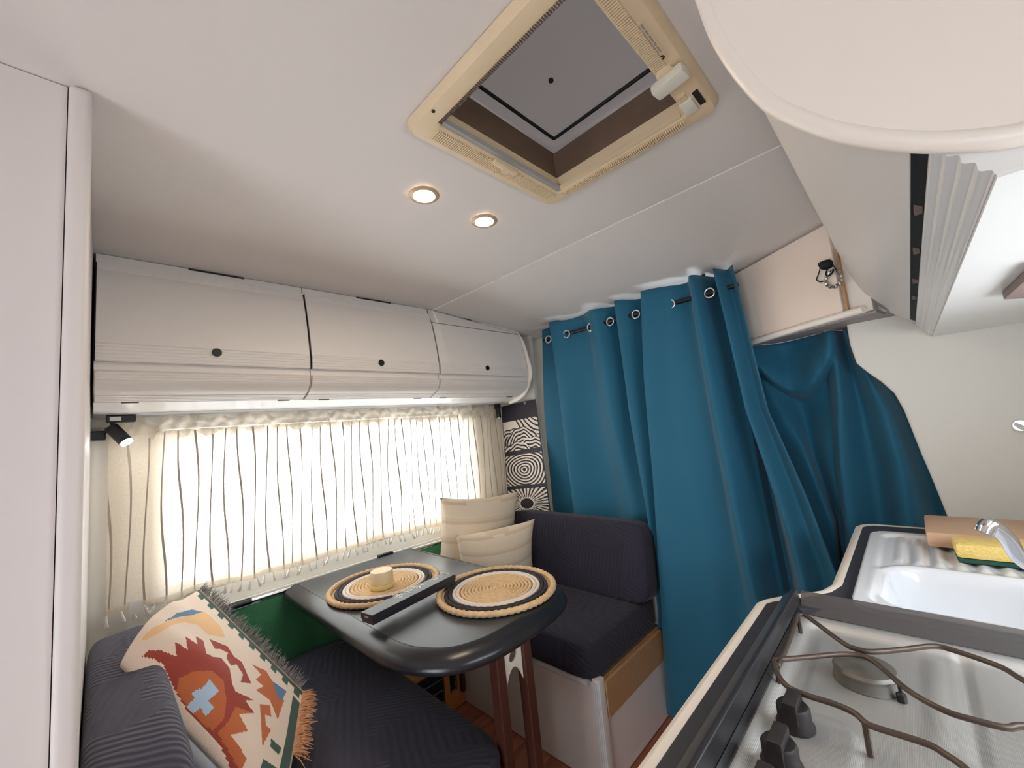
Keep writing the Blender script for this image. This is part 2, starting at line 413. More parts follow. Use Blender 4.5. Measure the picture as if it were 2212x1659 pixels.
def window(n, axis, pos, hole, out):
    a, b, c, d = hole; w = .045; mb = MB()
    def bx(p0, p1, q0, q1, t0, t1, m=mb):
        if axis == 'y': m.box((p0, min(pos+t0, pos+t1), q0), (p1, max(pos+t0, pos+t1), q1), bev=.004)
        else: m.box((min(pos+t0, pos+t1), p0, q0), (max(pos+t0, pos+t1), p1, q1), bev=.004)
    t0, t1 = -out*.004, out*.03
    bx(a-.03, a+w*.3, c-.03, d+.03, t0, t1); bx(b-w*.3, b+.03, c-.03, d+.03, t0, t1); bx(a, b, c-.03, c+w*.3, t0, t1); bx(a, b, d-w*.3, d+.03, t0, t1)
    fr = struct(mb.build(f'window_{n}', 'window_frame', smooth=40))
    g = MB(); bx(a+.01, b-.01, c+.01, d-.01, out*.012, out*.016, g); g.build('pane', 'tinted_acrylic' if n == 1 else 'window_glass', fr)
    return fr
window(1, 'y', YL, WIN_L, 1); window(2, 'y', YR, WIN_R, -1); window(3, 'x', XB, WIN_B, -1); window(4, 'x', XF, WIN_F, 1)

# ------------------------------------------------------------------ wardrobe on the left
t = thing('wardrobe', 'tall white wardrobe panel with rounded corner post at the left edge of the picture', 'wardrobe', (-.3, 1.2, 0))
MB().box((-.75, .832, .001), (-.04, 1.775, CEIL-.002)).build('body', 'wardrobe_white', t)
MB().box((-.0385, .818, .001), (-.014, .87, CEIL-.002), bev=.008, seg=3).build('corner_post', 'wardrobe_white', t, smooth=60)
MB().box((-.0385, .871, .001), (-.018, 1.775, CEIL-.002)).build('front_panel', 'wardrobe_white', t)

# ------------------------------------------------------------------ left overhead cabinets
def ribs(p0, p1, n, amp):                     # small ridges along a straight bit of profile
    out = []; d = Vector((p1[0]-p0[0], p1[1]-p0[1])); nr = Vector((d.y, -d.x)).normalized()
    if nr.x > 0: nr = -nr
    for i in range(n):
        for f, a in ((0, 0), (.15, 1), (.7, 1), (.85, 0)):
            q = Vector(p0)+d*((i+f)/n)+nr*amp*a; out.append((q.x, q.y))
    out.append(p1); return out
def curve(p0, p1, p2, n=8):
    return [((1-t)**2*p0[0]+2*t*(1-t)*p1[0]+t*t*p2[0], (1-t)**2*p0[1]+2*t*(1-t)*p1[1]+t*t*p2[1]) for t in [i/n for i in range(n+1)]]
A = lambda L: [(y, z+H) for y, z in L]
door_a = ribs((1.478, .546), (1.472, .523), 3, .0016) + curve((1.470, .52), (1.441, .42), (1.430, .316)) + ribs((1.4275, .313), (1.4300, .268), 5, .0012)
door_b = curve((1.466, .503), (1.441, .41), (1.430, .316)) + ribs((1.4275, .313), (1.4300, .268), 5, .0012)
flap_p = ribs((1.433, .241), (1.440, .219), 3, .0014) + curve((1.441, .217), (1.452, .197), (1.482, .187), 6) + ribs((1.484, .186), (1.520, .173), 4, .0014)
def shell_of(P, dy, dz=0):
    return A(P) + [(y+dy, z+dz) for y, z in A(P)[::-1]]
body_p = [(1.494, .573), (1.490, .548), (1.458, .42), (1.4445, .314), (1.4435, .24), (1.458, .205), (1.535, .18), (1.774, .18), (1.774, .573)]
units = [(-.012, .502, 'widest white overhead locker nearest the wardrobe, left of the three', 'door_a'),
         (.505, 1.032, 'middle white overhead locker of the three above the window', 'door_a'),
         (1.035, 1.60, 'white overhead locker ending in a rounded panel beside the teal curtain', 'door_b')]
kn = None
for i, (x0, x1, lab, dp) in enumerate(units):
    u = thing('overhead_locker', lab, 'cabinet', ((x0+x1)/2, 1.6, H+.18), 'overhead lockers above the window')
    zt = (min(.573, zc(x0)-H-.002), min(.573, zc(x1)-H-.002))
    bp = [A([(y, zt[k] if z > .57 else z) for y, z in body_p]) for k in (0, 1)]
    MB().loft([(x0, y, z) for y, z in bp[0]], [(x1, y, z) for y, z in bp[1]]).build('body', 'cabinet_white', u)
    P = door_a if dp == 'door_a' else door_b
    d = MB().sweep_x(shell_of(P, .012), x0+.0022, x1-.0022).build('door', 'cabinet_white', u, smooth=30)
    if dp == 'door_b':
        MB().loft([(x0, y, z+H) for y, z in ((1.494, zt[0]), (1.467, .507), (1.485, .507), (1.5, zt[0]))],
                  [(x1, y, z+H) for y, z in ((1.494, zt[1]), (1.467, .507), (1.485, .507), (1.5, zt[1]))]).build('top_rail', 'cabinet_white', u)
    f = MB().sweep_x(shell_of(flap_p, .010, .006), x0+.0022, x1-.0022).build('lower_flap', 'cabinet_white', u, smooth=30)
    for s_ in (x0+.0005, x1-.0005):
        MB().sweep_x(shell_of([(y+.006, z) for y, z in P], .003), s_-.0012, s_+.0012).build('gap_strip', 'dark_gap', u)
    kp = [(468, 762), (823, 784), (1052, 795)][i]; k = at_y(*kp, 1.4275)
    kn = MB().lathe([(.0, -.0035), (.0135, -.0035), (.015, -.002), (.015, .004), (.0, .004)], k, 'y', 24).build('knob_ring', 'bracket_white', d, smooth=40)
    MB().lathe([(.0, -.0055), (.0115, -.0055), (.0125, -.004), (.0125, 0), (.0, 0)], k, 'y', 24).build('push_knob', 'black_plastic', d, smooth=40)
    for xx in (x0+.07, x1-.06):
        MB().box((xx-.018, 1.519, H+.1695), (xx+.018, 1.531, H+.174)).build('hinge_clip', 'hinge_brown', f)
    sl = [(388, 522, .5735), (755, 830, .5735), (1000, 1050, .545)][i]
    mb = MB(); xa = x0+.38*(x1-x0); xb = x0+(.66 if i < 2 else .62)*(x1-x0)
    mb.box((xa, 1.4905, H+zc(xa)-CEIL+.5695), (xb, 1.4955, H+zc(xa)-CEIL+.5735)).build('hinge_gap', 'dark_gap', u)  # dark strip on the rail in place of a shaded hinge gap
    if i == 2:
        prof = [(1.500, .527), (1.461, .462), (1.436, .367), (1.4235, .302), (1.437, .25), (1.472, .195), (1.53, .161), (1.60, .150), (1.774, .150), (1.774, .527)]
        prof = A([tuple(p) for p in [(v.x, v.y) for v in smoothpath([(a, b, 0) for a, b in prof[:8]], 4)]] + prof[8:])
        e = MB().sweep_x(prof, 1.603, 1.628).build('end_panel', 'cabinet_white', u, smooth=30)
        MB().tube([(1.6155, y-.001, z) for y, z in prof[:29]], .011, 8).build('edge_bead', 'trim_cream', e, smooth=60)
# bottom rail and underside board
struct(MB().sweep_x(A([(1.522, .1715), (1.545, .166), (1.575, .156), (1.600, .150), (1.612, .152), (1.612, .168), (1.55, .178), (1.524, .178)]), -.012, 1.600).build('trim_1', 'cabinet_gloss', smooth=30))
struct(MB().box((-.012, 1.613, H+.150), (1.600, 1.774, H+.176)).build('trim_2', 'underside_shade'))

# ------------------------------------------------------------------ right overhead cabinet (over the kitchen)
RO = [(.107, .572), (.098, .50), (.090, .431), (.084, .388), (.073, .345), (.0585, .303), (.044, .275), (.014, .236), (-.012, .211), (-.0285, .1985)]
RO = [(v.x, v.y) for v in smoothpath([(a, b, 0) for a, b in RO], 3)]
RL = [(-.0385-.0275*f+.82*.0016*math.sin(f*8*math.pi), .1895-.0395*f-.57*.0016*math.sin(f*8*math.pi)) for f in [i/40 for i in range(41)]]
t = thing('kitchen_overhead_cabinet', 'long white overhead cabinet above the hob with rounded end panel and dark slot', 'cabinet', (1.0, -.15, H+.15), None)
MB().loft([(.455, y-.014, min(z+.012, .570)+H) for y, z in RO] + [(.455, y, z+H) for y, z in ((-.056, .205), (-.084, .17), (-.09, .158), (YR+.004, .158), (YR+.004, .570))],
          [(1.598, y-.014, min(z+.012+H, zc(1.598)-.002)) for y, z in RO] + [(1.598, y, min(z+H, zc(1.598)-.002)) for y, z in ((-.056, .205), (-.084, .17), (-.09, .158), (YR+.004, .158), (YR+.004, .570))]).build('body', 'dark_gap', t)
MB().loft([(.455, y, z+H) for y, z in RO] + [(.455, y-.009, min(z+.008, .573)+H) for y, z in RO[::-1]],
          [(1.598, y, min(z+H, zc(1.598)-.001)) for y, z in RO] + [(1.598, y-.009, min(z+.008+H, zc(1.598)-.001)) for y, z in RO[::-1]]).build('upper_door', 'cabinet_white', t, smooth=40)
MB().sweep_x(A(RL) + A([(y-.010, z+.006) for y, z in RL[::-1]]), .455, 1.662).build('ribbed_flap', 'cabinet_gloss', t, smooth=25)
MB().sweep_x(A(RL)+A([(YR+.003, .1475), (YR+.003, .20), (-.05, .20)]), .4543, .4549).build('end_cap', 'cabinet_gloss', t)
MB().box((.455, YR+.003, H+.147), (1.662, -.067, H+.157)).build('bottom_panel', 'cabinet_gloss', t)
MB().sweep_x(A([(-.0265, .2015), (-.0425, .1895), (-.044, .197), (-.03, .208)]), .456, 1.597).build('slot', 'black_matte', t)  # black strip set inside the gap, stands in for its shade
for xx in (.62, .80, 1.02, 1.2):
    MB().box((xx-.009, -.0375, H+.191), (xx+.009, -.0315, H+.199)).build('hinge', 'hinge_brown', t)
EP = [(.112, .573), (.103, .50), (.094, .431), (.088, .388), (.077, .345), (.062, .303), (.047, .273), (.016, .233), (-.012, .207), (-.037, .189), (-.061, .176), (-.084, .168), (-.13, .160), (-.2, .158), (YR+.004, .158)]
EPs = [(v.x, v.y) for v in smoothpath([(a, b, 0) for a, b in EP], 4)]
e = MB().sweep_x(A(EPs)+[(YR+.004, H+.573)], .438, .454).build('end_panel', 'trim_cream', t, smooth=30)
MB().tube([(.4445, y, z) for y, z in A(EPs)], .0085, 10).build('edge_bead', 'trim_cream', e, smooth=60)
o = MB().loft([tuple(at_z(*p, H+.146)) for p in ((2165, 632), (2240, 628), (2240, 560))], [tuple(at_z(*p, H+.146)-Vector((0, 0, .012))) for p in ((2165, 632), (2240, 628), (2240, 560))]).build('corner_fitting', 'mauve')
tag(o, 'brown pointed fitting under the kitchen overhead cabinet at the right edge', 'fitting')

# ------------------------------------------------------------------ corner locker above the cab opening
ctop = lambda x: zc(x)-.003
Apt, Bpt = Vector((1.735, .425, 0)), Vector((1.512, .040, 0))
t = thing('corner_locker', 'angled cream locker above the cab with a black pull and metal ring', 'cabinet', (1.75, .2, H+.23))
zb = H+.235
poly = [(Apt.x, Apt.y), (Bpt.x, Bpt.y), (1.60, .030), (1.60, -.3), (1.95, -.3), (1.95, .425)]
MB().loft([(x, y, zb) for x, y in poly], [(x, y, ctop(x)) for x, y in poly]).build('body', 'cabinet_white', t)
dn = (Bpt-Apt).normalized(); nn = Vector((dn.y, -dn.x, 0)); nn = nn if nn.x < 0 else -nn
def slab(p0, p1, z0, zf, th, mb=None):
    mb = mb or MB(); q = [p0, p1, p1+nn*th, p0+nn*th]
    return mb.loft([(v.x, v.y, z0) for v in q], [(v.x, v.y, zf(v.x)) for v in q])
d = slab(Apt+dn*.004+nn*.001, Apt+dn*.375+nn*.001, zb+.012, lambda x: ctop(x)-.006, .012).build('door', 'door_cream', t, bevel=.003)
slab(Apt+dn*.381+nn*.001, Apt+dn*.388+nn*.001, zb+.012, lambda x: ctop(x)-.09, .008).build('edge_strip', 'tan_board', t)
MB().tube([Apt+nn*.012+Vector((0, 0, zb)), Apt+dn*.12+nn*.018+Vector((0, 0, zb+.0)), Apt+dn*.26+nn*.018+Vector((0, 0, zb+.004)), Apt+dn*.43+nn*.012+Vector((0, 0, zb+.006))], .011, 10).build('lip', 'trim_cream', t, smooth=60)
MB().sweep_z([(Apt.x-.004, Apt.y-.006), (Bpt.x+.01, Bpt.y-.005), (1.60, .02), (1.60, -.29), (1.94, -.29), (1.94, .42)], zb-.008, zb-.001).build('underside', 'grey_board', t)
def on_door(px, py, off=.013):                # point on the locker's door plane
    d_ = ray(px, py); o_ = Vector((0, 0, H)); p0 = Apt+nn*(off); k = (p0-o_).dot(nn)/d_.dot(nn); return o_+d_*k
kc = on_door(1785, 572, .028); rc = on_door(1801, 603, .018)
cr = thing('cord_pull', 'black knob with tangled cord and toothed metal ring on the cream locker', 'pull', on_door(1785, 572))
MB().add(*(lambda c: (c.v, c.f))(cushion(kc, (.034, .034, .028), .8, 16, 10))).build('knob', 'black_matte', cr, smooth=180)
def dp_(px, py, off): return on_door(px, py, off)
MB().tube(smoothpath([dp_(1772, 578, .024), dp_(1768, 592, .018), dp_(1764, 604, .016), dp_(1772, 609, .016), dp_(1784, 606, .02)], 5), .0016, 6).build('cord_loop', 'black_matte', cr, smooth=180)
MB().tube(smoothpath([dp_(1788, 580, .026), dp_(1784, 592, .022), dp_(1790, 596, .022), dp_(1797, 590, .024), dp_(1800, 581, .024)], 5), .0022, 6).build('cord_loop', 'black_matte', cr, smooth=180)
MB().tube(smoothpath([dp_(1774, 566, .03), dp_(1768, 570, .03), dp_(1772, 578, .03), dp_(1780, 572, .036), dp_(1794, 568, .03), dp_(1806, 582, .02)], 5), .0018, 6).build('cord_loop', 'black_matte', cr, smooth=180)
rg = MB(); ux = dn; uz = Vector((0, 0, 1)); path = []
for k in range(64):
    a = 2*math.pi*k/64; rr = .0225+.0022*math.sin(a*11); path.append(rc+ux*math.cos(a)*rr+uz*math.sin(a)*rr*1.05+nn*.001)
rg.tube(path, .0042, 6, closed=True).build('metal_ring', 'steel_rod', cr, smooth=60)

# front wall right of the cab opening
XP = 1.665
edge = [at_x(*p, XP) for p in ((1828, 700), (1836, 745), (1850, 785), (1872, 803), (1905, 826), (1932, 850), (1952, 885), (1990, 980), (2020, 1050), (2050, 1125))]
ep = [(p.y, p.z) for p in edge]; ep = [(ep[0][0], H+.232)]+ep[1:]+[(-.10, .62), (-.16, 0.001), (YR+.003, .001), (YR+.003, H+.232)]
struct(MB().loft([(XP, y, z) for y, z in ep], [(XP+.035, y, z) for y, z in ep]).build('wall_front_right', 'wall_paint', bevel=.006))
o = MB().tube(smoothpath([(1.664, -.182, H-.112), (1.63, -.188, H-.118), (1.615, -.20, H-.124), (1.63, -.215, H-.128)], 6), .006, 8)
o.lathe([(0, 0), (.014, 0), (.014, -.004), (0, -.004)], (1.6635, -.188, H-.115), 'x', 16)
tag(o.build('wall_hook', 'chrome', smooth=50), 'chrome hook on the white wall above the cutting board', 'hook')

# ------------------------------------------------------------------ roof hatch
t = thing('roof_hatch', 'cream plastic roof hatch with dark insect screen in the ceiling', 'roof hatch', (.6, .38, CEIL))
zt = CEIL-.001
def frame_side(name, a0, a1, b1, b0):        # outer edge a0-a1, inner edge b0-b1, lip profile
    mb = MB(); lo = .018
    L = [[Vector((*p, zt)) for p in (a0, a1)], [Vector((a0[0]*.93+b0[0]*.07, a0[1]*.93+b0[1]*.07, zt-lo*.6)), Vector((a1[0]*.93+b1[0]*.07, a1[1]*.93+b1[1]*.07, zt-lo*.6))],
         [Vector((a0[0]*.7+b0[0]*.3, a0[1]*.7+b0[1]*.3, zt-lo)), Vector((a1[0]*.7+b1[0]*.3, a1[1]*.7+b1[1]*.3, zt-lo))],
         [Vector((b0[0], b0[1], zt-lo*.8)), Vector((b1[0], b1[1], zt-lo*.8))], [Vector((b0[0], b0[1], zt)), Vector((b1[0], b1[1], zt))]]
    return mb.grid(L)
outer = rrect(HX0, HX1, HY0, HY1, .022, 5)
inner = rrect(ox0+.002, ox1-.002, oy0+.002, oy1-.002, .004, 5)
rows = []
for f, dz in ((0, 0), (.05, .010), (.16, .017), (.45, .020), (.98, .018), (1.0, .016)):
    rows.append([(o_[0]*(1-f)+i_[0]*f, o_[1]*(1-f)+i_[1]*f, zt-dz) for o_, i_ in zip(outer, inner)])
rows.append([(i_[0], i_[1], zt+.02) for i_ in inner])
MB().grid(rows, True).build('frame', 'hatch_cream', t, smooth=35)
# well above the opening, dome
wp = [(p[0], p[1]) for p in rrect(ox0+.001, ox1-.001, oy0+.001, oy1-.001, .004, 5)]
wo = [(p[0], p[1]) for p in rrect(ox0-.012, ox1+.012, oy0-.012, oy1+.012, .01, 5)]
MB().grid([[(x, y, CEIL+.019) for x, y in wp], [(x, y, CEIL+.085) for x, y in wp], [(x, y, CEIL+.085) for x, y in wo], [(x, y, CEIL+.019) for x, y in wo]], True).build('well', 'hatch_well', t)
cx, cy = (ox0+ox1)/2, (oy0+oy1)/2
rows = []
for f, dz in ((1, .086), (.96, .1), (.90, .104), (.6, .106), (.3, .107), (.02, .1075), (.0, .1075)):
    rows.append([(cx+(x-cx)*f, cy+(y-cy)*f, CEIL+dz) for x, y in wo])
dome = MB().grid(rows, True).build('dome', 'tinted_dome', t, smooth=60, solid=.003)
sq = [(cx+(x-cx)*.86, cy+(y-cy)*.86) for x, y in wp]
MB().tube([(x, y, CEIL+.099) for x, y in sq], .004, 6, closed=True).build('dome_rim', 'black_matte', t)
p = at_z(1190, 172, CEIL+.103); MB().lathe([(0, 0), (.005, 0), (.005, -.004), (0, -.004)], p, 'z', 12).build('dome_bolt', 'black_matte', t)
# sliding screen rail (grey) and ribs along the frame
MB().box((ox0+.003, oy1-.012, zt-.016), (ox1-.003, oy1-.003, zt-.006)).build('screen_rail', 'hatch_grey', t)
MB().box((ox1-.009, oy0+.012, zt-.016), (ox1-.003, oy1-.012, zt-.008)).build('screen_rail', 'hatch_cream', t)
rb = MB()
n = 78
for k in range(n):
    x = ox0+.004+(ox1-ox0-.008)*k/(n-1); rb.box((x-.0012, oy1+.004, zt-.0235), (x+.0012, oy1+.030, zt-.018))
for k in range(n-8):
    y = oy0+.012+(oy1-oy0-.02)*k/(n-9); rb.box((ox1+.004, y-.0012, zt-.0235), (ox1+.017, y+.0012, zt-.018))
for k in range(54):
    x = ox0+.01+.0043*k
    if x < .63: rb.box((x-.0013, oy0-.022, zt-.0235), (x+.0013, oy0-.003, zt-.018))
for k in range(6):
    x = .712+.005*k; rb.box((x-.0013, oy0-.018, zt-.0235), (x+.0013, oy0-.003, zt-.018))
stuff(rb.build('vent_ribs', 'hatch_cream', t))
sc_ = MB()
for k in range(70):
    y = oy0+.01+(oy1-oy0-.02)*k/69; sc_.box((ox0-.006, y-.001, zt-.0205), (ox0+.001, y+.001, zt-.0165))
stuff(sc_.build('vent_slits', 'hinge_brown', t))
l = MB().box((.640, .178, zt-.040), (.668, .236, zt-.022), Matrix.Rotation(R(-8), 3, 'Z').to_quaternion(), bev=.006).build('latch_handle', 'hatch_white', t, smooth=50)
MB().lathe([(0, .004), (.014, .004), (.014, -.006), (.011, -.008), (0, -.008)], (.640, .208, zt-.018), 'z', 20).build('latch_base', 'hatch_cream', t, smooth=40)
MB().box((.722, .186, zt-.0205), (.764, .196, zt-.0185)).build('latch_slot', 'dark_gap', t)
MB().box((.728, .199, zt-.026), (.766, .222, zt-.016), bev=.003).build('slide_block', 'hatch_white', t, smooth=40)
MB().box((.562, oy1-.004, zt-.030), (.630, oy1+.008, zt-.020), bev=.004).lathe([(0, 0), (.009, 0), (.009, -.008), (0, -.008)], (.597, oy1+.004, zt-.024), 'z', 14).build('screen_grip', 'hatch_cream', t, smooth=40)
for px, py in ((936, 240), (1070, 371), (1228, 415), (1464, 276), (1424, 104)):
    q = at_z(px, py, zt-.0185); MB().lathe([(0, 0), (.0032, 0), (.0032, -.0022), (0, -.0022)], q+Vector((0, 0, .001)), 'z', 10).build('screw_hole', 'dark_gap', t)
# warning sticker: rows of faint print and a black pictogram
stk = MB().box((.530, .1925, zt-.0207), (.618, .2085, zt-.0187)).build('sticker', 'hatch_cream', t)
pr = MB()
for r_ in range(3):
    x = .534
    while x < .598:
        w = random.uniform(.006, .014); pr.box((x, .1945+r_*.0046, zt-.0212), (min(x+w, .600), .1972+r_*.0046, zt-.0206)); x += w+.003
stuff(pr.build('print', 'sticker_grey', stk))
MB().torus((.610, .1995, zt-.0212), .0032, .0012, 'z', 16, 6).box((.6075, .2025, zt-.0216), (.6095, .2075, zt-.0206)).build('pictogram', 'black_matte', stk)

# ------------------------------------------------------------------ ceiling downlights
for i, (px, py, lab) in enumerate(((916, 420, 'round recessed ceiling light nearer the wardrobe, larger of the two'), (1046, 476, 'round recessed ceiling light nearer the teal curtain, smaller of the two'))):
    p = at_z(px, py, CEIL); t = thing('downlight', lab, 'ceiling light', p, 'recessed ceiling lights')
    MB().lathe([(.024, -.001), (.036, -.001), (.0365, -.003), (.034, -.005), (.026, -.0055), (.024, -.004), (.024, -.001)], p, 'z', 36, False).build('ring', 'downlight_ring', t, smooth=40)
    MB().lathe([(0, -.0015), (.0245, -.0015), (.0245, -.0035), (0, -.0035)], p, 'z', 32).build('lens', 'lamp_white', t)

# ------------------------------------------------------------------ spotlights under the lockers
def spot(name, lab, base, head, tip, plate):
    t = thing(name, lab, 'spotlight', base)
    MB().box(plate[0], plate[1], bev=.003).build('mount', 'black_plastic', t)
    MB().tube([base, Vector(base)*.5+Vector(head)*.5+Vector((0, -.004, 0)), head], .006, 8).build('stem', 'black_plastic', t, smooth=60)
    d_ = (Vector(tip)-Vector(head)).normalized(); h0 = Vector(head)-d_*.012
    MB().tube([h0, Vector(tip)], .0165, 20).build('head', 'black_plastic', t, smooth=40)
    MB().tube([Vector(tip)-d_*.001, Vector(tip)+d_*.006], .0145, 20).build('lamp', 'lamp_cool', t, smooth=40)
    MB().box((plate[0].x+.008, plate[0].y-.001, plate[0].z+.004), (plate[0].x+.032, plate[0].y+.002, plate[0].z+.016)).build('label', 'paper_tag', t)
p0 = at_y(241, 903, 1.66); hd = at_y(247, 930, 1.655); tp = at_y(272, 954, 1.64)
spot('track_spotlight', 'black tube spotlight lit under the lockers beside the wardrobe', p0, hd, tp, (Vector((p0.x-.012, 1.645, H+.128)), Vector((p0.x+.052, 1.675, H+.149))))
p0 = at_y(1074, 886, 1.69)
t = thing('clip_spotlight', 'small black clip spotlight under the lockers beside the poster', 'spotlight', p0)
MB().box((p0.x-.012, 1.678, H+.122), (p0.x+.02, 1.70, H+.149), bev=.003).build('mount', 'black_plastic', t)
MB().tube([p0+Vector((-.004, -.01, .012)), p0+Vector((-.010, -.02, -.045))], .014, 16).build('head', 'black_plastic', t, smooth=40)
MB().tube([p0+Vector((-.010, -.02, -.045)), p0+Vector((-.0105, -.0206, -.05))], .011, 16).build('lamp', 'chrome', t)
q = at_y(206, 942, 1.70)
t = thing('wall_socket', 'black plastic socket on the wall beside the wardrobe', 'socket', q)
MB().box((q.x-.022, 1.70, q.z-.012), (q.x+.022, 1.779, q.z+.014), bev=.003).build('housing', 'black_plastic', t)

# ------------------------------------------------------------------ window curtain
t = thing('sheer_curtain', 'cream sheer window curtain with thin grey stripes and tassels', 'curtain', (.84, 1.74, H-.44))
def sheer_y(x, v):                            # v 0 top .. 1 bottom
    y = 1.728+.006*math.sin(x*23+1)+.004*math.sin(x*61)
    for c, w, a, fr, dr in ((.31, .10, .020, 62, .05), (.44, .07, .010, 70, .02), (.93, .12, .022, 58, .06), (1.34, .05, .018, 66, .04), (.02, .06, .008, 60, 0)):
        xx = x-dr*v; g = math.exp(-((xx-c)/w)**2); y -= a*g*(.5+.5*math.sin((xx-c)*fr+1))*(1-.35*v)
    return y
def zbot(x): return H-.425+.006*math.sin(x*9)+.004*math.sin(x*31)
NX, NZ = 300, 26; x0, x1 = .020, 1.655
rows = []; uvs = []
for j in range(NZ+1):
    v = j/NZ
    rows.append([(x0+(x1-x0)*i/NX, sheer_y(x0+(x1-x0)*i/NX, v), (H+.098)*(1-v)+zbot(x0+(x1-x0)*i/NX)*v) for i in range(NX+1)])
cur = MB().grid(rows).build('cloth', 'sheer_fabric', t, smooth=180)
me = cur.data; uv = me.uv_layers.new(name='UVMap'); ss = [0]
for i in range(NX):
    xm = x0+(x1-x0)*(i+.5)/NX; dy = sheer_y(xm+.003, .3)-sheer_y(xm-.003, .3); ss.append(ss[-1]+math.hypot(1, dy/.006))
for lp in me.loops:
    vx = me.vertices[lp.vertex_index].co; v = (H+.098-vx.z)/(.52); k = (vx.x-x0)/(x1-x0)*NX; i = min(NX-1, max(0, int(k))); f = k-i
    uv.data[lp.index].uv = ((ss[i]*(1-f)+ss[i+1]*f)/ss[-1]+.004*math.sin(v*5+vx.x*40), v)
rows = []
for j in range(9):
    v = j/8
    rows.append([(x, 1.722+.006*math.sin(x*140+v*2)+.005*math.sin(x*57)-(.008 if 2 < j < 6 else 0), H+.145+.008*math.sin(x*90)+.006*math.sin(x*37)*(1-v)-v*.062) for x in [x0+(x1-x0)*i/420 for i in range(421)]])
MB().grid(rows).build('gathered_header', 'sheer_ruffle', t, smooth=180)
MB().tube([(.01, 1.742, H+.112), (1.665, 1.742, H+.112)], .009, 12).build('rod', 'steel_rod', t, smooth=60)
rows = [[(x, sheer_y(x, 1)-.003, zbot(x)+dz) for x in [x0+(x1-x0)*i/200 for i in range(201)]] for dz in (.014, -.004)]
MB().grid(rows).build('hem', 'sheer_ruffle', t, smooth=180)
ts = MB().lathe([(0, 0), (.0022, -.001), (.0024, -.010), (.0040, -.013), (.0034, -.017), (.0058, -.030), (.0050, -.032), (0, -.030)], (0, 0, 0), 'z', 8).build('tassel', 'tassel', t, smooth=60, local=True)
n = 66; first = True
for k in range(n):
    x = x0+.004+(x1-x0-.008)*(k+random.uniform(-.3, .3)*.8)/(n-1); p = (x, sheer_y(x, 1)-.004, zbot(x)-.002)
    if first: ts.location = Vector(p)-wloc(t); first = False
    else: copy_at(ts, t, p, (random.uniform(-.15, .15), random.uniform(-.45, .45), 0))
q = at_y(291, 1312, 1.715); MB().box((q.x-.012, 1.7145, q.z-.02), (q.x+.014, 1.7155, q.z+.018), Matrix.Rotation(R(4), 3, 'Y').to_quaternion()).build('care_label', 'paper_tag', t)

# green fabric on the lower wall and the table rail
rows = []
for j in range(15):
    v = j/14
    rows.append([(x, 1.772-.006*(1+math.sin(x*17+v*3))*.5-.004*math.sin(x*41+v*7)*v-.004, (H-.525)*(1-v)+(.42-.42*0)*v*1.0) for x in [.0+1.50*i/90 for i in range(91)]])
g = MB().grid(rows).build('wall_cloth', 'green_fabric', smooth=180, solid=.002); tag(g, 'dark green cloth covering the wall below the window, behind the table', 'cloth')
t = thing('table_rail', 'slim steel rail along the wall that carries the table', 'rail', (.8, 1.765, H-.515))
MB().tube([(.335, 1.758, H-.515), (1.30, 1.758, H-.518)], .008, 12).build('rod', 'steel_rod', t, smooth=60)
MB().tube([(.30, 1.758, H-.515), (.385, 1.758, H-.515)], .011, 12).build('end_cap', 'black_plastic', t, smooth=60)
MB().tube([(1.26, 1.758, H-.518), (1.33, 1.758, H-.518)], .011, 12).build('end_cap', 'black_plastic', t, smooth=60)
MB().box((.30, 1.762, H-.53), (1.34, 1.777, H-.503)).build('back_strip', 'moulding_white', t)

# ------------------------------------------------------------------ table
ZT = H-.5
t = thing('dining_table', 'black satin table with rounded rubber edge standing between the two benches', 'table', (.765, 1.25, 0))
_P = smoothpath([(.482, 1.06, 0), (.486, .985, 0), (.507, .905, 0), (.565, .824, 0), (.65, .786, 0), (.74, .778, 0), (.86, .784, 0), (.952, .803, 0), (1.015, .838, 0), (1.047, .90, 0), (1.052, .98, 0)], 6)
_B = [Vector((.482, 1.738, 0))]+_P+[Vector((1.052, 1.738, 0))]
def table_outline(ins):
    out = []
    for i, p in enumerate(_B):
        if i == 0: n_ = Vector((1, 0, 0))
        elif i == len(_B)-1: n_ = Vector((-1, 0, 0))
        else: d_ = (_B[i+1]-_B[i-1]).normalized(); n_ = Vector((-d_.y, d_.x, 0))
        q = p+n_*ins; out.append((q.x, q.y))
    return out
base = table_outline(0)
def ring(ins, z): return [(x, y, z) for x, y in table_outline(ins)]
mb = MB(); rows = [ring(.046, ZT), ring(.046, ZT-.02)]
top = MB().loft(ring(.046, ZT-.022), ring(.046, ZT)).build('tabletop', 'table_black', t, bevel=.002)
er = [ring(.0465, ZT-.022), ring(.0465, ZT-.003), ring(.044, ZT+.0005), ring(.034, ZT-.001), ring(.018, ZT-.008), ring(.006, ZT-.018), ring(.0, ZT-.030), ring(.003, ZT-.040), ring(.012, ZT-.045), ring(.05, ZT-.046)]
er = [r for r in er]
MB().grid(er).build('edge_moulding', 'table_edge', t, smooth=60)
MB().loft(ring(.05, ZT-.046), ring(.047, ZT-.0225)).build('underside', 'table_edge', t)
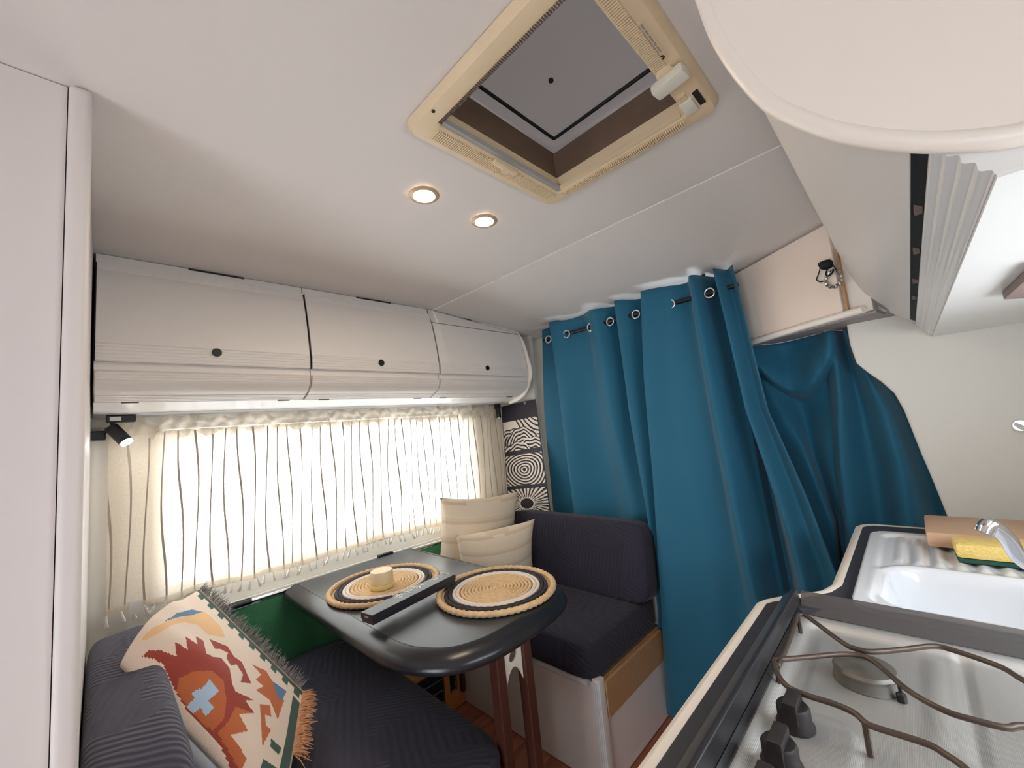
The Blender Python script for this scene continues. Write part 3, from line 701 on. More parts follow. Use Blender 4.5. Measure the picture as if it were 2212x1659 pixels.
for i, (px, py) in enumerate(((1070, 1412), (1128, 1378))):
    p = at_z(px, py, H-.547); x, y = p.x+.012, p.y+.012
    MB().loft([(x-.014, y-.016, H-.546), (x+.014, y-.016, H-.546), (x+.014, y+.016, H-.546), (x-.014, y+.016, H-.546)],
              [(x-.004, y-.022, .001), (x+.024, y-.022, .001), (x+.024, y+.010, .001), (x-.004, y+.010, .001)]).build('leg', 'leg_brown', t, bevel=.003)
    MB().lathe([(0, 0), (.004, 0), (.003, -.003), (0, -.003)], (x+.0, y-.0163, H-.558), 'y', 10).build('leg_screw', 'chrome', t)
    if i == 0: L0 = (x, y)
    else: L1 = (x, y)
# stamped white bracket between the legs, with an oval hole and an arched foot
xa, xb = L0[0]+.0155, L1[0]-.0155; y = L0[1]-.010; zt_ = H-.547; zb_ = H-.640; mb = MB(); n = 24
out_l = []; xm, zm = (xa+xb)/2, zt_-.030
ring_o = []; ring_i = []
for k in range(n):
    a = 2*math.pi*k/n; ca, sa = math.cos(a), math.sin(a); s_ = 1/max(abs(ca), abs(sa))
    ring_o.append((xm+(xb-xa)/2*ca*s_, zm+.028*sa*s_)); ring_i.append((xm+.013*ca+.004*sa, zm+.014*sa))
for yy in (y-.0015, y+.0015): mb.grid([[(a, yy, b) for a, b in ring_o], [(a, yy, b) for a, b in ring_i]], True)
arch = [(xa, zm-.028)]+[(xa+(xb-xa)*k/10, zm-.028-.042*abs(2*k/10-1)**2.2) for k in range(11)]+[(xb, zm-.028)]
for yy in (y-.0015, y+.0015):
    mb.add([(a, yy, b) for a, b in arch[1:-1]]+[(a, yy, zm-.0275) for a, b in arch[1:-1]], [(k, k+1, 12+k, 11+k) for k in range(10)])
mb.build('bracket', 'bracket_white', t)
MB().box((.86, 1.739, ZT-.035), (.93, 1.759, ZT+.008), bev=.003).build('wall_hook', 'black_plastic', t)

# ------------------------------------------------------------------ things on the table
def placemat(c, r, lab):
    t = thing('placemat', lab, 'placemat', (c[0], c[1], ZT+.001), 'round jute placemats')
    z = ZT+.0098
    mb = MB(); n = 10
    for k in range(n): mb.torus((c[0], c[1], z), .006+k*.0112, .0058, 'z', 90, 6, lambda a, b, k=k: .12*math.sin(a*(7+k*3)))
    stuff_o = mb.build('coil_centre', 'jute', t, smooth=180)
    for nm, r0, k, m in (('white_band', .123, 2, 'jute_white'), ('black_band', .147, 2, 'jute_black')):
        mb = MB()
        for q in range(k): mb.torus((c[0], c[1], z), r0+q*.0112-.002, .0060, 'z', 180, 6, lambda a, b: .10*math.sin(a*45))
        mb.build(nm, m, t, smooth=180)
    mb = MB(); mb.torus((c[0], c[1], z+.0005), r-.0105, .0085, 'z', 220, 8, lambda a, b: .20*math.sin(a*60+b*1.5)).build('braided_rim', 'jute', t, smooth=180)
    MB().lathe([(0, 0), (r-.012, 0), (r-.012, .003), (0, .003)], (c[0], c[1], ZT+.0030), 'z', 48).build('backing', 'jute', t)
placemat((.703, 1.388), .190, 'round jute placemat under the bamboo pot, nearer the window')
placemat((.880, 1.008), .190, 'empty round jute placemat nearer the aisle')
cp = at_z(826, 1268, ZT+.0165)
t = thing('bamboo_pot', 'small pale bamboo pot with lid on the placemat', 'pot', cp)
MB().lathe([(0, 0), (.038, 0), (.0395, .003), (.0395, .013), (.038, .015), (0, .015)], cp, 'z', 40).build('base', 'bamboo_base', t, smooth=40)
MB().lathe([(0, .0155), (.0365, .0155), (.037, .018), (.0365, .052), (.0345, .0545), (0, .0545)], cp, 'z', 40).build('lid', 'bamboo', t, smooth=40)
# long black box with pale brushed characters
zb1 = ZT+.0195; bh = .026
pa, pb = at_z(776, 1322, zb1+bh), at_z(805, 1331, zb1+bh); pc, pd = at_z(987, 1241, zb1+bh), at_z(958, 1234, zb1+bh)
ax = ((pc-pb)+(pd-pa)).normalized(); ay = Vector((-ax.y, ax.x, 0)); ctr = (pa+pb+pc+pd)/4; ln = (pc-pb).length; wd_ = .052
t = thing('chopstick_box', 'long black lidded box with pale brushed characters lying across the placemat edges', 'box', (ctr.x, ctr.y, zb1))
def obox(l0, l1, w0, w1, z0, z1):
    q = [ctr+ax*a+ay*b for a, b in ((l0, w0), (l1, w0), (l1, w1), (l0, w1))]
    return MB().loft([(v.x, v.y, z0) for v in q], [(v.x, v.y, z1) for v in q])
obox(-ln/2+.003, ln/2-.003, -wd_/2+.002, wd_/2-.002, zb1, zb1+.010).build('tray', 'box_black', t)
lid = obox(-ln/2, ln/2, -wd_/2, wd_/2, zb1+.0085, zb1+bh).build('lid', 'box_black', t, bevel=.0012)
ST = [[(755, 632), (845, 600)], [(775, 655), (870, 612)], [(800, 685), (905, 635)], [(850, 636), (1010, 605)], [(880, 690), (960, 630)], [(905, 660), (945, 682)],
      [(960, 550), (1050, 556)], [(1030, 558), (1100, 512)], [(1090, 512), (1160, 512)], [(1160, 512), (1150, 540)], [(1060, 560), (1105, 582)], [(1085, 545), (1150, 540)],
      [(1140, 460), (1235, 458)], [(1175, 478), (1390, 412)], [(1235, 440), (1250, 500)], [(1290, 440), (1330, 482)], [(1340, 405), (1390, 425)], [(1225, 480), (1280, 462)],
      [(1480, 352), (1560, 318)], [(1550, 290), (1600, 300)], [(1590, 312), (1700, 258)], [(1640, 265), (1690, 300)], [(1620, 312), (1675, 318)], [(1750, 165), (1830, 172)], [(1830, 172), (1920, 192)]]
mb = MB(); zz = zb1+bh+.0002
for a, b in ST:
    P = [at_z(770+u/9.617, 1220+v/9.617, zz) for u, v in (a, b)]; d_ = (P[1]-P[0]); d_.z = 0
    if d_.length < 1e-5: continue
    d_.normalize(); s_ = Vector((-d_.y, d_.x, 0)); w0, w1 = .0019, .0014
    q = [P[0]-d_*.001-s_*w0, P[1]+d_*.001-s_*w1, P[1]+d_*.001+s_*w1, P[0]-d_*.001+s_*w0]
    mb.loft([(v.x, v.y, zz-.0004) for v in q], [(v.x, v.y, zz+.0004) for v in q])
mb.build('characters', 'lettering', lid)
q = ctr-ax*(ln/2+.0003); MB().add([tuple(Vector((q.x, q.y, zb1+.017))+ay*a+Vector((0, 0, b))) for a, b in ((-.008, -.002), (.008, -.002), (.008, .003), (-.008, .003))], [(0, 1, 2, 3)]).build('end_mark', 'sticker_grey', lid, solid=.0003)

# ------------------------------------------------------------------ front bench
t = thing('front_bench', 'white dinette bench base with tan side board in front of the teal curtain', 'bench', (1.42, 1.3, 0))
BX, BY = 1.178, .874
MB().box((BX, BY, .002), (1.640, 1.762, H-.872)).build('base', 'bench_white', t)
MB().box((BX-.016, BY-.012, .002), (BX+.016, BY+.018, H-.850), bev=.004).build('corner_post', 'moulding_white', t, smooth=40)
for k in range(3): MB().box((BX-.0185, BY-.006+.008*k-.0025, .004), (BX-.0165, BY-.006+.008*k+.0025, H-.86)).build('post_rib', 'moulding_white', t)
MB().tube([(BX-.010, BY+.035, H-.872), (BX-.010, 1.70, H-.872)], .014, 12).build('front_rail', 'moulding_white', t, smooth=60)
MB().box((BX+.020, BY-.014, H-.982), (1.620, BY-.001, H-.868), bev=.003).build('side_board', 'tan_board', t)
MB().box((BX+.022, BY+.0005, H-.871), (1.62, BY+.03, H-.862)).build('side_board_top', 'tan_board', t)
MB().box((1.642, .848, .002), (1.666, 1.60, H-.565), bev=.003).build('back_support', 'grey_board', t)
def seat_warp(p): return Vector((p.x, p.y, p.z+.010*math.cos(p.x*5)*math.cos(p.y*3)))
o = cushion((1.392, 1.318, H-.803), (.492, .890, .125), .15, 48, 24, seat_warp).build('seat_cushion', 'cover_navy', smooth=180); tag(o, 'dark navy quilted seat cushion on the white bench by the curtain', 'cushion')
o = cushion((1.572, 1.230, H-.588), (.115, .785, .315), .22, 48, 24, None, Matrix.Rotation(R(7), 3, 'Y').to_quaternion()).build('back_cushion', 'cover_navy', smooth=180); tag(o, 'dark navy quilted backrest cushion in front of the teal curtain', 'cushion')

# cream pillows
def striped(o, w, ctr_, rotq):
    inv = rotq.to_matrix().transposed()
    def fn(c):
        q = inv @ (c-Vector(ctr_)); z = q.z/w
        b = (z*4.6) % 1
        return srgb(216, 196, 172) if b < .16 else (srgb(226, 208, 184) if b < .34 else srgb(232, 216, 194))
    color_faces(o, fn)
q1 = Matrix.Rotation(R(8), 3, 'X').to_quaternion() @ Matrix.Rotation(R(4), 3, 'Y').to_quaternion() @ Matrix.Rotation(R(-12), 3, 'Z').to_quaternion()
c1 = (1.330, 1.618, H-.515); o = pillow_mesh(c1, .45, .42, .17, q1).build('throw_pillow', 'cream_weave', smooth=180); striped(o, .40, c1, q1)
tag(o, 'cream woven striped pillow standing against the window corner, upper of two', 'pillow', 'cream pillows in the corner')
q2 = Matrix.Rotation(R(14), 3, 'X').to_quaternion() @ Matrix.Rotation(R(-8), 3, 'Y').to_quaternion() @ Matrix.Rotation(R(-24), 3, 'Z').to_quaternion()
c2 = (1.290, 1.452, H-.585); o = pillow_mesh(c2, .38, .32, .16, q2).build('throw_pillow', 'cream_weave', smooth=180); striped(o, .30, c2, q2)
tag(o, 'cream woven striped pillow half hidden behind the table, lower of two', 'pillow', 'cream pillows in the corner')

# ------------------------------------------------------------------ poster
def on_poster(px, py, off=0): return at_x(px, py, 1.672-off)
t = thing('poster', 'narrow black poster with three black and white prints beside the teal curtain', 'poster', tuple(on_poster(1135, 1110)))
Q = dict(tl=on_poster(1083, 879), tr=on_poster(1157, 862), br=on_poster(1192, 1122), bl=on_poster(1101, 1125))
def pq(u, v, off=0):
    a = Q['tl'].lerp(Q['tr'], u); b = Q['bl'].lerp(Q['br'], u); p = a.lerp(b, v); p.x -= off; return p
MB().loft([pq(0, 0), pq(1, 0), pq(1, 1), pq(0, 1)], [pq(0, 0, .0015), pq(1, 0, .0015), pq(1, 1, .0015), pq(0, 1, .0015)]).build('backing', 'poster_black', t)
BLK, CRM = srgb(32, 26, 34), srgb(228, 216, 204)
def print_(v0, v1, fn, nu=110, nv=100):
    rows = [[pq(.02+.96*i/nu, v0+(v1-v0)*j/nv, .0022) for i in range(nu+1)] for j in range(nv+1)]
    o = MB().grid(rows).build('print', 'poster_print', t); me = o.data
    ca = me.color_attributes.new('Col', 'FLOAT_COLOR', 'CORNER')
    for k, p in enumerate(me.polygons):
        i, j = k % nu, k//nu; c = BLK if fn((i+.5)/nu, (j+.5)/nv) else CRM
        for li in p.loop_indices: ca.data[li].color = c
def art_a(u, v):
    y = v*.86
    cs = [(.22, .62, .40), (.52, .74, .52), (.80, 1.02, .48), (.36, 1.12, .5)]
    for cx_, cy_, rr in cs[::-1]:
        d_ = math.hypot((u-cx_)*1.1, y-cy_+.02*math.sin(u*23)); 
        if d_ < rr: return math.sin(d_*66+1.5*math.sin(u*9)) > .05
    d_ = math.hypot((u-1.15), y+.15); return d_ < .8 and math.sin(d_*60+math.sin(y*11)) > .35
def art_b(u, v):
    d_ = math.hypot((u-.50)*1.0, (v-.5)*.92)*(1+.05*math.sin(3*math.atan2(v-.5, u-.5)+.6)); return (math.sin(d_*78-.5) > 0) or d_ < .016
def art_c(u, v):
    d_ = math.hypot((u-.48), (v-.5)*.95); a = math.atan2(v-.5, u-.48)
    if d_ < .165: return True
    if d_ < .20: return False
    return math.sin(a*32) > .15+.3*math.sin(a*13+2)
print_(.145, .405, art_a); print_(.445, .705, art_b); print_(.735, .985, art_c)
q = pq(.72, .02, .004); MB().box((q.x-.003, q.y-.006, q.z-.004), (q.x+.002, q.y+.006, q.z+.012)).build('hanging_clip', 'chrome', t)

# ------------------------------------------------------------------ rear bench, cushions
t = thing('rear_bench', 'dark bench base under the charcoal cushions beside the wardrobe', 'bench', (.33, 1.3, 0))
MB().box((.0, .86, .002), (.64, 1.765, H-.889)).build('base', 'bench_white', t)
MB().box((.641, .86, .002), (.655, 1.765, H-.893)).build('front_panel', 'bench_white', t)
o = cushion((.422, 1.285, H-.820), (.57, .955, .130), .16, 56, 24, lambda p: Vector((p.x, p.y, p.z+.012*math.cos(p.x*4)*math.cos(p.y*3)))).build('seat_cushion', 'cover_charcoal', smooth=180)
tag(o, 'charcoal quilted seat cushion on the rear bench in the foreground', 'cushion')
o = cushion((.062, 1.235, H-.630), (.135, .90, .39), .30, 56, 28, None, Matrix.Rotation(R(-5), 3, 'Y').to_quaternion()).build('back_cushion', 'cover_charcoal', smooth=180)
tag(o, 'charcoal quilted backrest cushion against the wardrobe', 'cushion')

# patterned throw over a pale pillow
Ac = at_z(258, 1440, H-.425); Bc = at_y(432, 1272, 1.690); Cc = at_z(655, 1492, H-.665); Dc = at_z(600, 1790, H-.690)
Fx = (Bc-Ac).normalized()
q3 = None
def throw_pt(u, v, off=0):                    # u along the top (A->B), v down towards the seat
    a = Ac.lerp(Bc, u); b = Dc.lerp(Cc, u); p = a.lerp(b, v)
    n_ = (Dc-Ac).cross(Bc-Ac).normalized(); n_ = n_ if n_.z > 0 else -n_
    u_ = min(1, max(0, u)); su_ = 3.4*(1-u_)**1.5*u_**.6
    bul = su_*(.040+.030*math.sin(math.pi*min(1, v))-.03*v)
    bul += .010*math.sin(u*6.5+v*2.5)*su_*(1-v) + .006*math.sin(u*15-v*6)*su_*(1-v)
    p = p+Vector((-.012, 0, .022))*su_*max(0, 1-v*2.5)
    return p+n_*(bul+off)
t = thing('patterned_throw', 'kilim patterned woven throw with fringe draped over a pillow on the rear bench', 'throw', throw_pt(.5, 1))
NU, NV = 190, 190
th = MB().grid([[throw_pt(i/NU, j/NV) for i in range(NU+1)] for j in range(NV+1)]).build('cloth', 'woven_throw', t, smooth=180)
def inpoly(x, y, P):
    c = False; j = len(P)-1
    for i in range(len(P)):
        if (P[i][1] > y) != (P[j][1] > y) and x < (P[j][0]-P[i][0])*(y-P[i][1])/(P[j][1]-P[i][1])+P[i][0]: c = not c
        j = i
    return c
CRE, RED, ORA, LBL, PEA, GRN, BLU, HEM = (srgb(*c) for c in ((228, 208, 192), (156, 66, 54), (190, 104, 62), (172, 198, 224), (230, 186, 136), (66, 90, 80), (92, 126, 160), (190, 160, 148)))
POLY = [(PEA, [(520, 660), (600, 570), (760, 500), (900, 470), (1000, 430), (1060, 470), (1150, 560), (1180, 640), (1050, 620), (960, 540), (860, 520), (760, 545), (640, 620), (560, 660)]),
        (BLU, [(710, 515), (800, 450), (920, 420), (1000, 440), (930, 465), (820, 480)]),
        (RED, [(530, 790), (580, 740), (680, 740), (800, 790), (790, 670), (890, 740), (870, 630), (965, 695), (950, 630), (1010, 665), (1035, 770), (1150, 800), (1215, 880), (1235, 1000), (1260, 1060), (1410, 1130), (1340, 1130), (1405, 1230), (1290, 1240), (1360, 1370), (1220, 1400), (1350, 1580), (1300, 1700), (1240, 1700), (1150, 1500), (1050, 1380), (900, 1240), (780, 1040), (700, 860), (640, 810)]),
        (RED, [(1055, 650), (1200, 710), (1250, 790), (1310, 830), (1385, 1000), (1300, 990), (1320, 930), (1270, 850), (1225, 860), (1190, 800), (1200, 760), (1140, 730), (1100, 730)]),
        (CRE, [(1035, 740), (1100, 730), (1140, 740), (1195, 765), (1170, 800), (1080, 790)]),
        (ORA, [(820, 960), (930, 905), (1080, 900), (1170, 980), (1190, 1130), (1170, 1280), (1080, 1370), (980, 1290), (880, 1180), (800, 1060)]),
        (ORA, [(1260, 1180), (1405, 1230), (1290, 1240), (1360, 1370), (1220, 1400), (1350, 1580), (1300, 1690), (1180, 1480), (1120, 1390), (1200, 1300)]),
        (LBL, [(915, 1075), (985, 1035), (1090, 1190), (1030, 1255)]), (LBL, [(1060, 965), (1130, 1060), (925, 1240), (880, 1185)]),
        (ORA, [(1390, 850), (1500, 900), (1560, 1000), (1640, 1130), (1590, 1280), (1530, 1130), (1420, 1050), (1480, 1020), (1420, 970), (1460, 930)]),
        (ORA, [(1450, 1160), (1530, 1170), (1540, 1260), (1490, 1240), (1500, 1330), (1540, 1360), (1470, 1490), (1460, 1300)]),
        (BLU, [(1550, 980), (1660, 1060), (1620, 1140), (1580, 1080)]),
        (GRN, [(1540, 1430), (1620, 1500), (1600, 1560), (1530, 1490)]), (GRN, [(1480, 1590), (1620, 1680), (1440, 1700)])]
def throw_col(i, j):
    u, v = (i+.5)/NU, (j+.5)/NV; p = throw_pt(u, v); px, py = proj(p); x, y = (px-160)*3.615, (py-1200)*3.615
    du = 1-u                                  # distance from the fringed side
    if du < .016: return HEM
    tooth = (v*10+.2) % 1 < .5
    if du < .115: return CRE if (du > .06 and tooth) else GRN
    if du < .145: return CRE
    if 1-v < .012: return HEM
    if 1-v < .07: return GRN
    c = CRE
    for col, P in POLY:
        if inpoly(x, y, P): c = col
    return c
ca = th.data.color_attributes.new('Col', 'FLOAT_COLOR', 'CORNER')
for k, p in enumerate(th.data.polygons):
    c = throw_col(k % NU, k//NU)
    for li in p.loop_indices: ca.data[li].color = c
th.modifiers.new('solid', 'SOLIDIFY').thickness = .004
mb = MB()
n_ = (Dc-Ac).cross(Bc-Ac).normalized(); n_ = n_ if n_.z > 0 else -n_
su = (Bc-Ac).normalized(); sv = (Cc-Bc).normalized()
for k in range(300):
    v = random.random()*.995; b = throw_pt(.998, v); d_ = su*random.uniform(.6, 1)+n_*random.uniform(.2, .9)+sv*random.uniform(-.4, .5); l_ = random.uniform(.018, .034)
    mb.tube([b, b+d_*l_*.5+n_*.003, b+d_*l_+sv*.004], [.0013, .0012, .0004], 4)
stuff(mb.build('dark_fringe', 'fringe_dark', t))
mb = MB()
for k in range(260):
    u = random.random()*.6+.4; b = throw_pt(u, .998); d_ = sv*random.uniform(.6, 1)+n_*random.uniform(-.1, .6)+su*random.uniform(-.3, .6); l_ = random.uniform(.03, .05)
    mb.tube([b, b+d_*l_*.5+n_*.004, b+d_*l_+su*.004], [.0014, .0013, .0005], 4)
stuff(mb.build('orange_fringe', 'fringe_orange', t))
# the pale pillow below it
rows_f = []; rows_b = []
for j in range(25):
    v = j/24
    rf = []; rb_ = []
    for i in range(25):
        u = i/24; k = (max(0, 1-(2*u-1)**4)*max(0, 1-(2*v-1)**4))**.5
        b = throw_pt(.03+.9*u-.045*(1-u), .05+.92*v, -.010)
        rf.append(b); rb_.append(b-n_*(.10*k))
    rows_f.append(rf); rows_b.append(rb_[::-1])
o = MB().grid(rows_f).grid(rows_b).build('inner_pillow', 'pillow_inner', smooth=180)
tag(o, 'pale grey pillow showing below the edge of the patterned throw', 'pillow')

# ------------------------------------------------------------------ heater unit under the table
t = thing('heater_unit', 'wooden heater housing with black wire grille under the table', 'heater', (.97, 1.68, 0))
MB().box((.74, 1.63, .002), (1.065, 1.762, H-1.0)).build('body', 'bin_black', t)
MB().box((.74, 1.612, H-.999), (1.02, 1.762, H-.984), bev=.002).build('wood_top', 'heater_wood', t)
p0, p1 = .86, 1.064; mb = MB()
for k, z in enumerate((.192, .150, .105, .055, .012)): MB().tube([(p0, 1.624, z), (p1, 1.624, z)], .0022, 6).build('grille_wire', 'wire_grey', t)
for k in range(5): MB().tube([(p0+.03+.04*k, 1.627, .006), (p0+.03+.04*k, 1.627, .195)], .0016, 6).build('grille_wire', 'bin_black', t)
mb = MB(); x0_, x1_ = 1.070, 1.172
for lo, hi in (((x0_, 0.002), (x0_+.028, .20)), ((x1_-.034, .002), (x1_, .20)), ((x0_+.028, .002), (x1_-.034, .070)), ((x0_+.028, .17), (x1_-.034, .20))): mb.box((lo[0], 1.622, lo[1]), (hi[0], 1.636, hi[1]))
mb.build('side_panel', 'heater_wood', t)
MB().box((x0_+.028, 1.640, .07), (x1_-.034, 1.70, .17)).build('slot', 'black_matte', t)
MB().box((x1_-.022, 1.600, .06), (x1_-.006, 1.6215, .20)).build('batten', 'leg_brown', t)

# ------------------------------------------------------------------ teal curtain with eyelets
XC = 1.628
FOLDS = [  # (pixel polyline, depth towards the viewer)
    ([(1164, 712), (1169, 885), (1189, 1113), (1215, 1400), (1225, 1530)], -.020),
    ([(1193, 708), (1218, 900), (1248, 1130), (1280, 1400), (1292, 1530)], -.034),
    ([(1198, 699), (1224, 885), (1253, 1124), (1288, 1400), (1300, 1530)], .034),
    ([(1255, 700), (1285, 890), (1312, 1040), (1350, 1300), (1372, 1530)], -.012),
    ([(1293, 682), (1330, 885), (1372, 1080), (1402, 1300), (1416, 1530)], .032),
    ([(1334, 680), (1374, 922), (1407, 1102), (1428, 1300), (1436, 1530)], -.040),
    ([(1339, 661), (1369, 885), (1409, 1125), (1430, 1300), (1440, 1530)], .034),
    ([(1393, 660), (1400, 813), (1419, 1030), (1438, 1300), (1448, 1530)], -.026),
    ([(1398, 647), (1405, 813), (1424, 1030), (1442, 1300), (1454, 1530)], .044),
    ([(1447, 640), (1462, 885), (1520, 1140), (1548, 1300), (1556, 1530)], .020),
    ([(1486, 628), (1527, 885), (1567, 1102), (1600, 1300), (1612, 1530)], -.004),
    ([(1503, 601), (1553, 885), (1606, 1139), (1650, 1320), (1680, 1530)], .044),
    ([(1541, 610), (1604, 885), (1642, 1102), (1680, 1290), (1705, 1530)], -.05),
    ([(1547, 600), (1608, 885), (1652, 1090), (1690, 1280), (1715, 1530)], -.085),
    ([(1552, 589), (1622, 885), (1690, 1070), (1742, 1240), (1775, 1530)], .045),
    ([(1572, 586), (1645, 885), (1722, 1080), (1780, 1240), (1815, 1530)], .004),
    ([(1590, 584), (1665, 885), (1752, 1080), (1812, 1240), (1850, 1530)], .026)]
def fold_surface(folds, X, rows_z, ncol, name, material, parent, ztop, back=lambda y, z: 0, extra=lambda y, z: 0):
    pl = []
    for pts, d_ in folds:
        q = [at_x(*p, X) for p in pts]; pl.append(([(v.z, v.y) for v in q], d_))
    def y_at(k, z):
        P = pl[k][0]
        if z >= P[0][0]: a, b = P[0], P[1]
        else:
            for a, b in zip(P, P[1:]):
                if z >= b[0]: break
        f = (a[0]-z)/(a[0]-b[0]) if a[0] != b[0] else 0; f = max(-.25, min(1.0, f)); return a[1]+(b[1]-a[1])*f
    rows = []
    for z in rows_z:
        ys = [y_at(k, z) for k in range(len(pl))]
        for k in range(1, len(ys)): ys[k] = min(ys[k], ys[k-1]-.003)
        row = []
        for k in range(len(ys)-1):
            for i in range(ncol):
                f = i/ncol; s_ = f*f*(3-2*f); y = ys[k]+(ys[k+1]-ys[k])*f; d_ = pl[k][1]+(pl[k+1][1]-pl[k][1])*s_
                bk = back(y, z); kk = (X+bk)/X; d_ = d_*1.3+extra(y, z)
                row.append((X-d_-.002*math.sin(y*31+z*7)+bk, y*kk, max(.015, min(H+(z-H)*kk, ztop(y)))))
        row.append((X-pl[-1][1]*1.3+back(ys[-1], z), ys[-1], min(z, ztop(ys[-1])))); rows.append(row)
    return MB().grid(rows).build(name, material, parent, smooth=180, solid=.002)
t = thing('blackout_curtain', 'teal eyelet curtain hanging in deep folds from the black rod', 'curtain', (XC, .9, .03))
zs = [.02+(zc(XC)-.012-.02)*(1-k/70) for k in range(71)]
cl = fold_surface(FOLDS, XC, zs, 10, 'cloth', 'teal_curtain', t, lambda y: zc(XC)-.010-.004*(1+math.sin(y*34)),
                  lambda y, z: .095*sst(H+.25, H-.42, z)*sst(.80, .92, y))
rz = at_x(1340, 690, XC).z-.006
for px, py in ((1190, 733), (1229, 722), (1281, 708), (1323, 695), (1378, 677), (1452, 656), (1537, 637)):
    p = at_x(px, py, XC); MB().torus((XC-.02, p.y, rz+.004), .0175, .0036, 'x', 28, 8).build('eyelet', 'silver_ring', t, smooth=180)
t = thing('curtain_rod', 'black metal rod carrying the teal curtain below the ceiling', 'curtain rod', (XC, .85, rz))
ra, rb2 = at_x(1178, 735, XC), at_x(1596, 612, XC)
MB().tube([(XC-.012, ra.y, rz+.006), (XC-.012, rb2.y, rz+.006)], .009, 12).build('tube', 'black_plastic', t, smooth=60)
for y in (ra.y-.09, rb2.y+.12): MB().box((XC+.012, y-.006, rz-.002), (XC+.02, y+.006, zc(XC)-.003)).build('bracket', 'black_plastic', t)
FOLDS2 = [
    ([(1570, 700), (1640, 890), (1720, 1080), (1790, 1240), (1820, 1530)], -.02),
    ([(1612, 762), (1668, 860), (1735, 960), (1800, 1130), (1830, 1530)], .012),
    ([(1690, 752), (1716, 862), (1755, 1000), (1806, 1130), (1840, 1530)], -.032),
    ([(1770, 738), (1790, 880), (1802, 1010), (1820, 1130), (1850, 1530)], .006),
    ([(1800, 732), (1816, 880), (1821, 1010), (1836, 1130), (1862, 1530)], .036),
    ([(1822, 728), (1862, 900), (1890, 1020), (1905, 1130), (1915, 1530)], -.018),
    ([(1836, 728), (1910, 880), (1945, 1000), (1965, 1130), (1975, 1530)], .034),
    ([(1850, 728), (1952, 880), (2005, 1000), (2040, 1130), (2050, 1530)], -.04),
    ([(1880, 728), (2000, 880), (2050, 1000), (2080, 1130), (2090, 1530)], -.075)]
t = thing('side_curtain', 'teal curtain section sagging below the cream corner locker', 'curtain', (1.76, .2, .03))
zs = [.02+(H+.2262-.02)*(1-k/50) for k in range(51)]
sw = sorted([(p.y, p.z) for p in (at_x(*q, 1.765) for q in ((1600, 752), (1630, 782), (1665, 818), (1700, 846), (1735, 852), (1765, 830), (1790, 790), (1812, 745)))])
def swag(y, z):                               # cloth sags in a loop below the locker
    if y <= sw[0][0] or y >= sw[-1][0]: return 0
    for a, b in zip(sw, sw[1:]):
        if a[0] <= y <= b[0]: break
    zu = a[1]+(b[1]-a[1])*(y-a[0])/(b[0]-a[0]); m_ = sst(sw[0][0], sw[0][0]+.05, y)*sst(sw[-1][0], sw[-1][0]-.05, y); h = z-zu
    return m_*(.040*sst(-.03, .012, h)*(1-sst(.03, .16, h)) - .035*sst(.01, -.03, h)*sst(-.22, -.05, h))
zs = sorted(set(zs+[H+.21-.006*k for k in range(60)]), reverse=True)
fold_surface(FOLDS2, 1.765, zs, 10, 'cloth', 'teal_curtain', t, lambda y: H+.2262, extra=swag)

# ------------------------------------------------------------------ kitchen
ZC = H-.35
def counter_outline(i):
    P = [(.06, .252-i), (.835, .252-i), (.858-i*.5, .244-i), (.895-i, .218-i), (.945-i*.3, .172-i), (.985, .160-i), (1.45-i*.6, .160-i), (1.478-i, .150-i), (1.487-i, .12)]
    return P
OUT = counter_outline(0)
t = thing('worktop', 'dark grey worktop with pale edge strip around sink and hob', 'worktop', (.8, 0, ZC-.035))
INN = counter_outline(.017)
yb = YR+.003; SX0, SX1, SY0, SY1 = .895, 1.372, -.345, .108   # cut-out for the sink
GX0, GX1, GY0, GY1 = .12, .842, -.33, .188                   # cut-out for the hob
def cut(poly): return MB().sweep_z(poly, ZC-.03, ZC)
mb = MB()
mb.sweep_z([(.06, GY1), (GX1, GY1), (GX1, INN[1][1])]+[(.06, INN[1][1])], ZC-.03, ZC)
mb.sweep_z([(GX1, GY1), (GX1, .235), INN[2], INN[3], INN[4], INN[5], (SX0+.1, INN[5][1]), (SX0+.1, SY1), (SX0, SY1), (SX0, GY1-.1)], ZC-.03, ZC)
mb.box((.868, yb, ZC-.03), (SX0, GY1, ZC)); mb.box((.06, yb, ZC-.03), (GX0, GY1, ZC)); mb.box((GX0, yb, ZC-.03), (GX1, GY0, ZC)); mb.box((SX0, yb, ZC-.03), (1.47, SY0, ZC))
mb.sweep_z([(SX0+.1, SY1), (SX0+.1, INN[5][1]), INN[6], INN[7], INN[8], (INN[8][0], SY1)], ZC-.03, ZC)
mb.box((SX1, yb, ZC-.03), (INN[8][0], SY1, ZC)); mb.build('top', 'counter_dark', t)
# pale edging
rows = []
for (ox, oy), (ix, iy) in zip(OUT+[(1.487, yb)], INN+[(1.470, yb)]):
    rows.append([(ix, iy, ZC-.03), (ix, iy, ZC+.0005), (ix*.6+ox*.4, iy*.6+oy*.4, ZC+.002), (ix*.1+ox*.9, iy*.1+oy*.9, ZC-.002), (ox, oy, ZC-.008), (ox, oy, ZC-.034), (ix, iy, ZC-.034)])
MB().grid(rows).build('edge_strip', 'counter_trim', t, smooth=50)
t = thing('kitchen_unit', 'white kitchen base unit below the worktop', 'cabinet', (.5, 0, 0))
mb = MB(); mb.sweep_z([(.08, .225), (.83, .225), (.93, .135), (1.44, .135), (1.44, .115), (.90, .115), (.81, .205), (.08, .205)], .08, ZC-.036); mb.build('front', 'bench_white', t)
MB().box((.09, yb, .002), (1.40, .10, .078)).build('plinth', 'dark_gap', t)
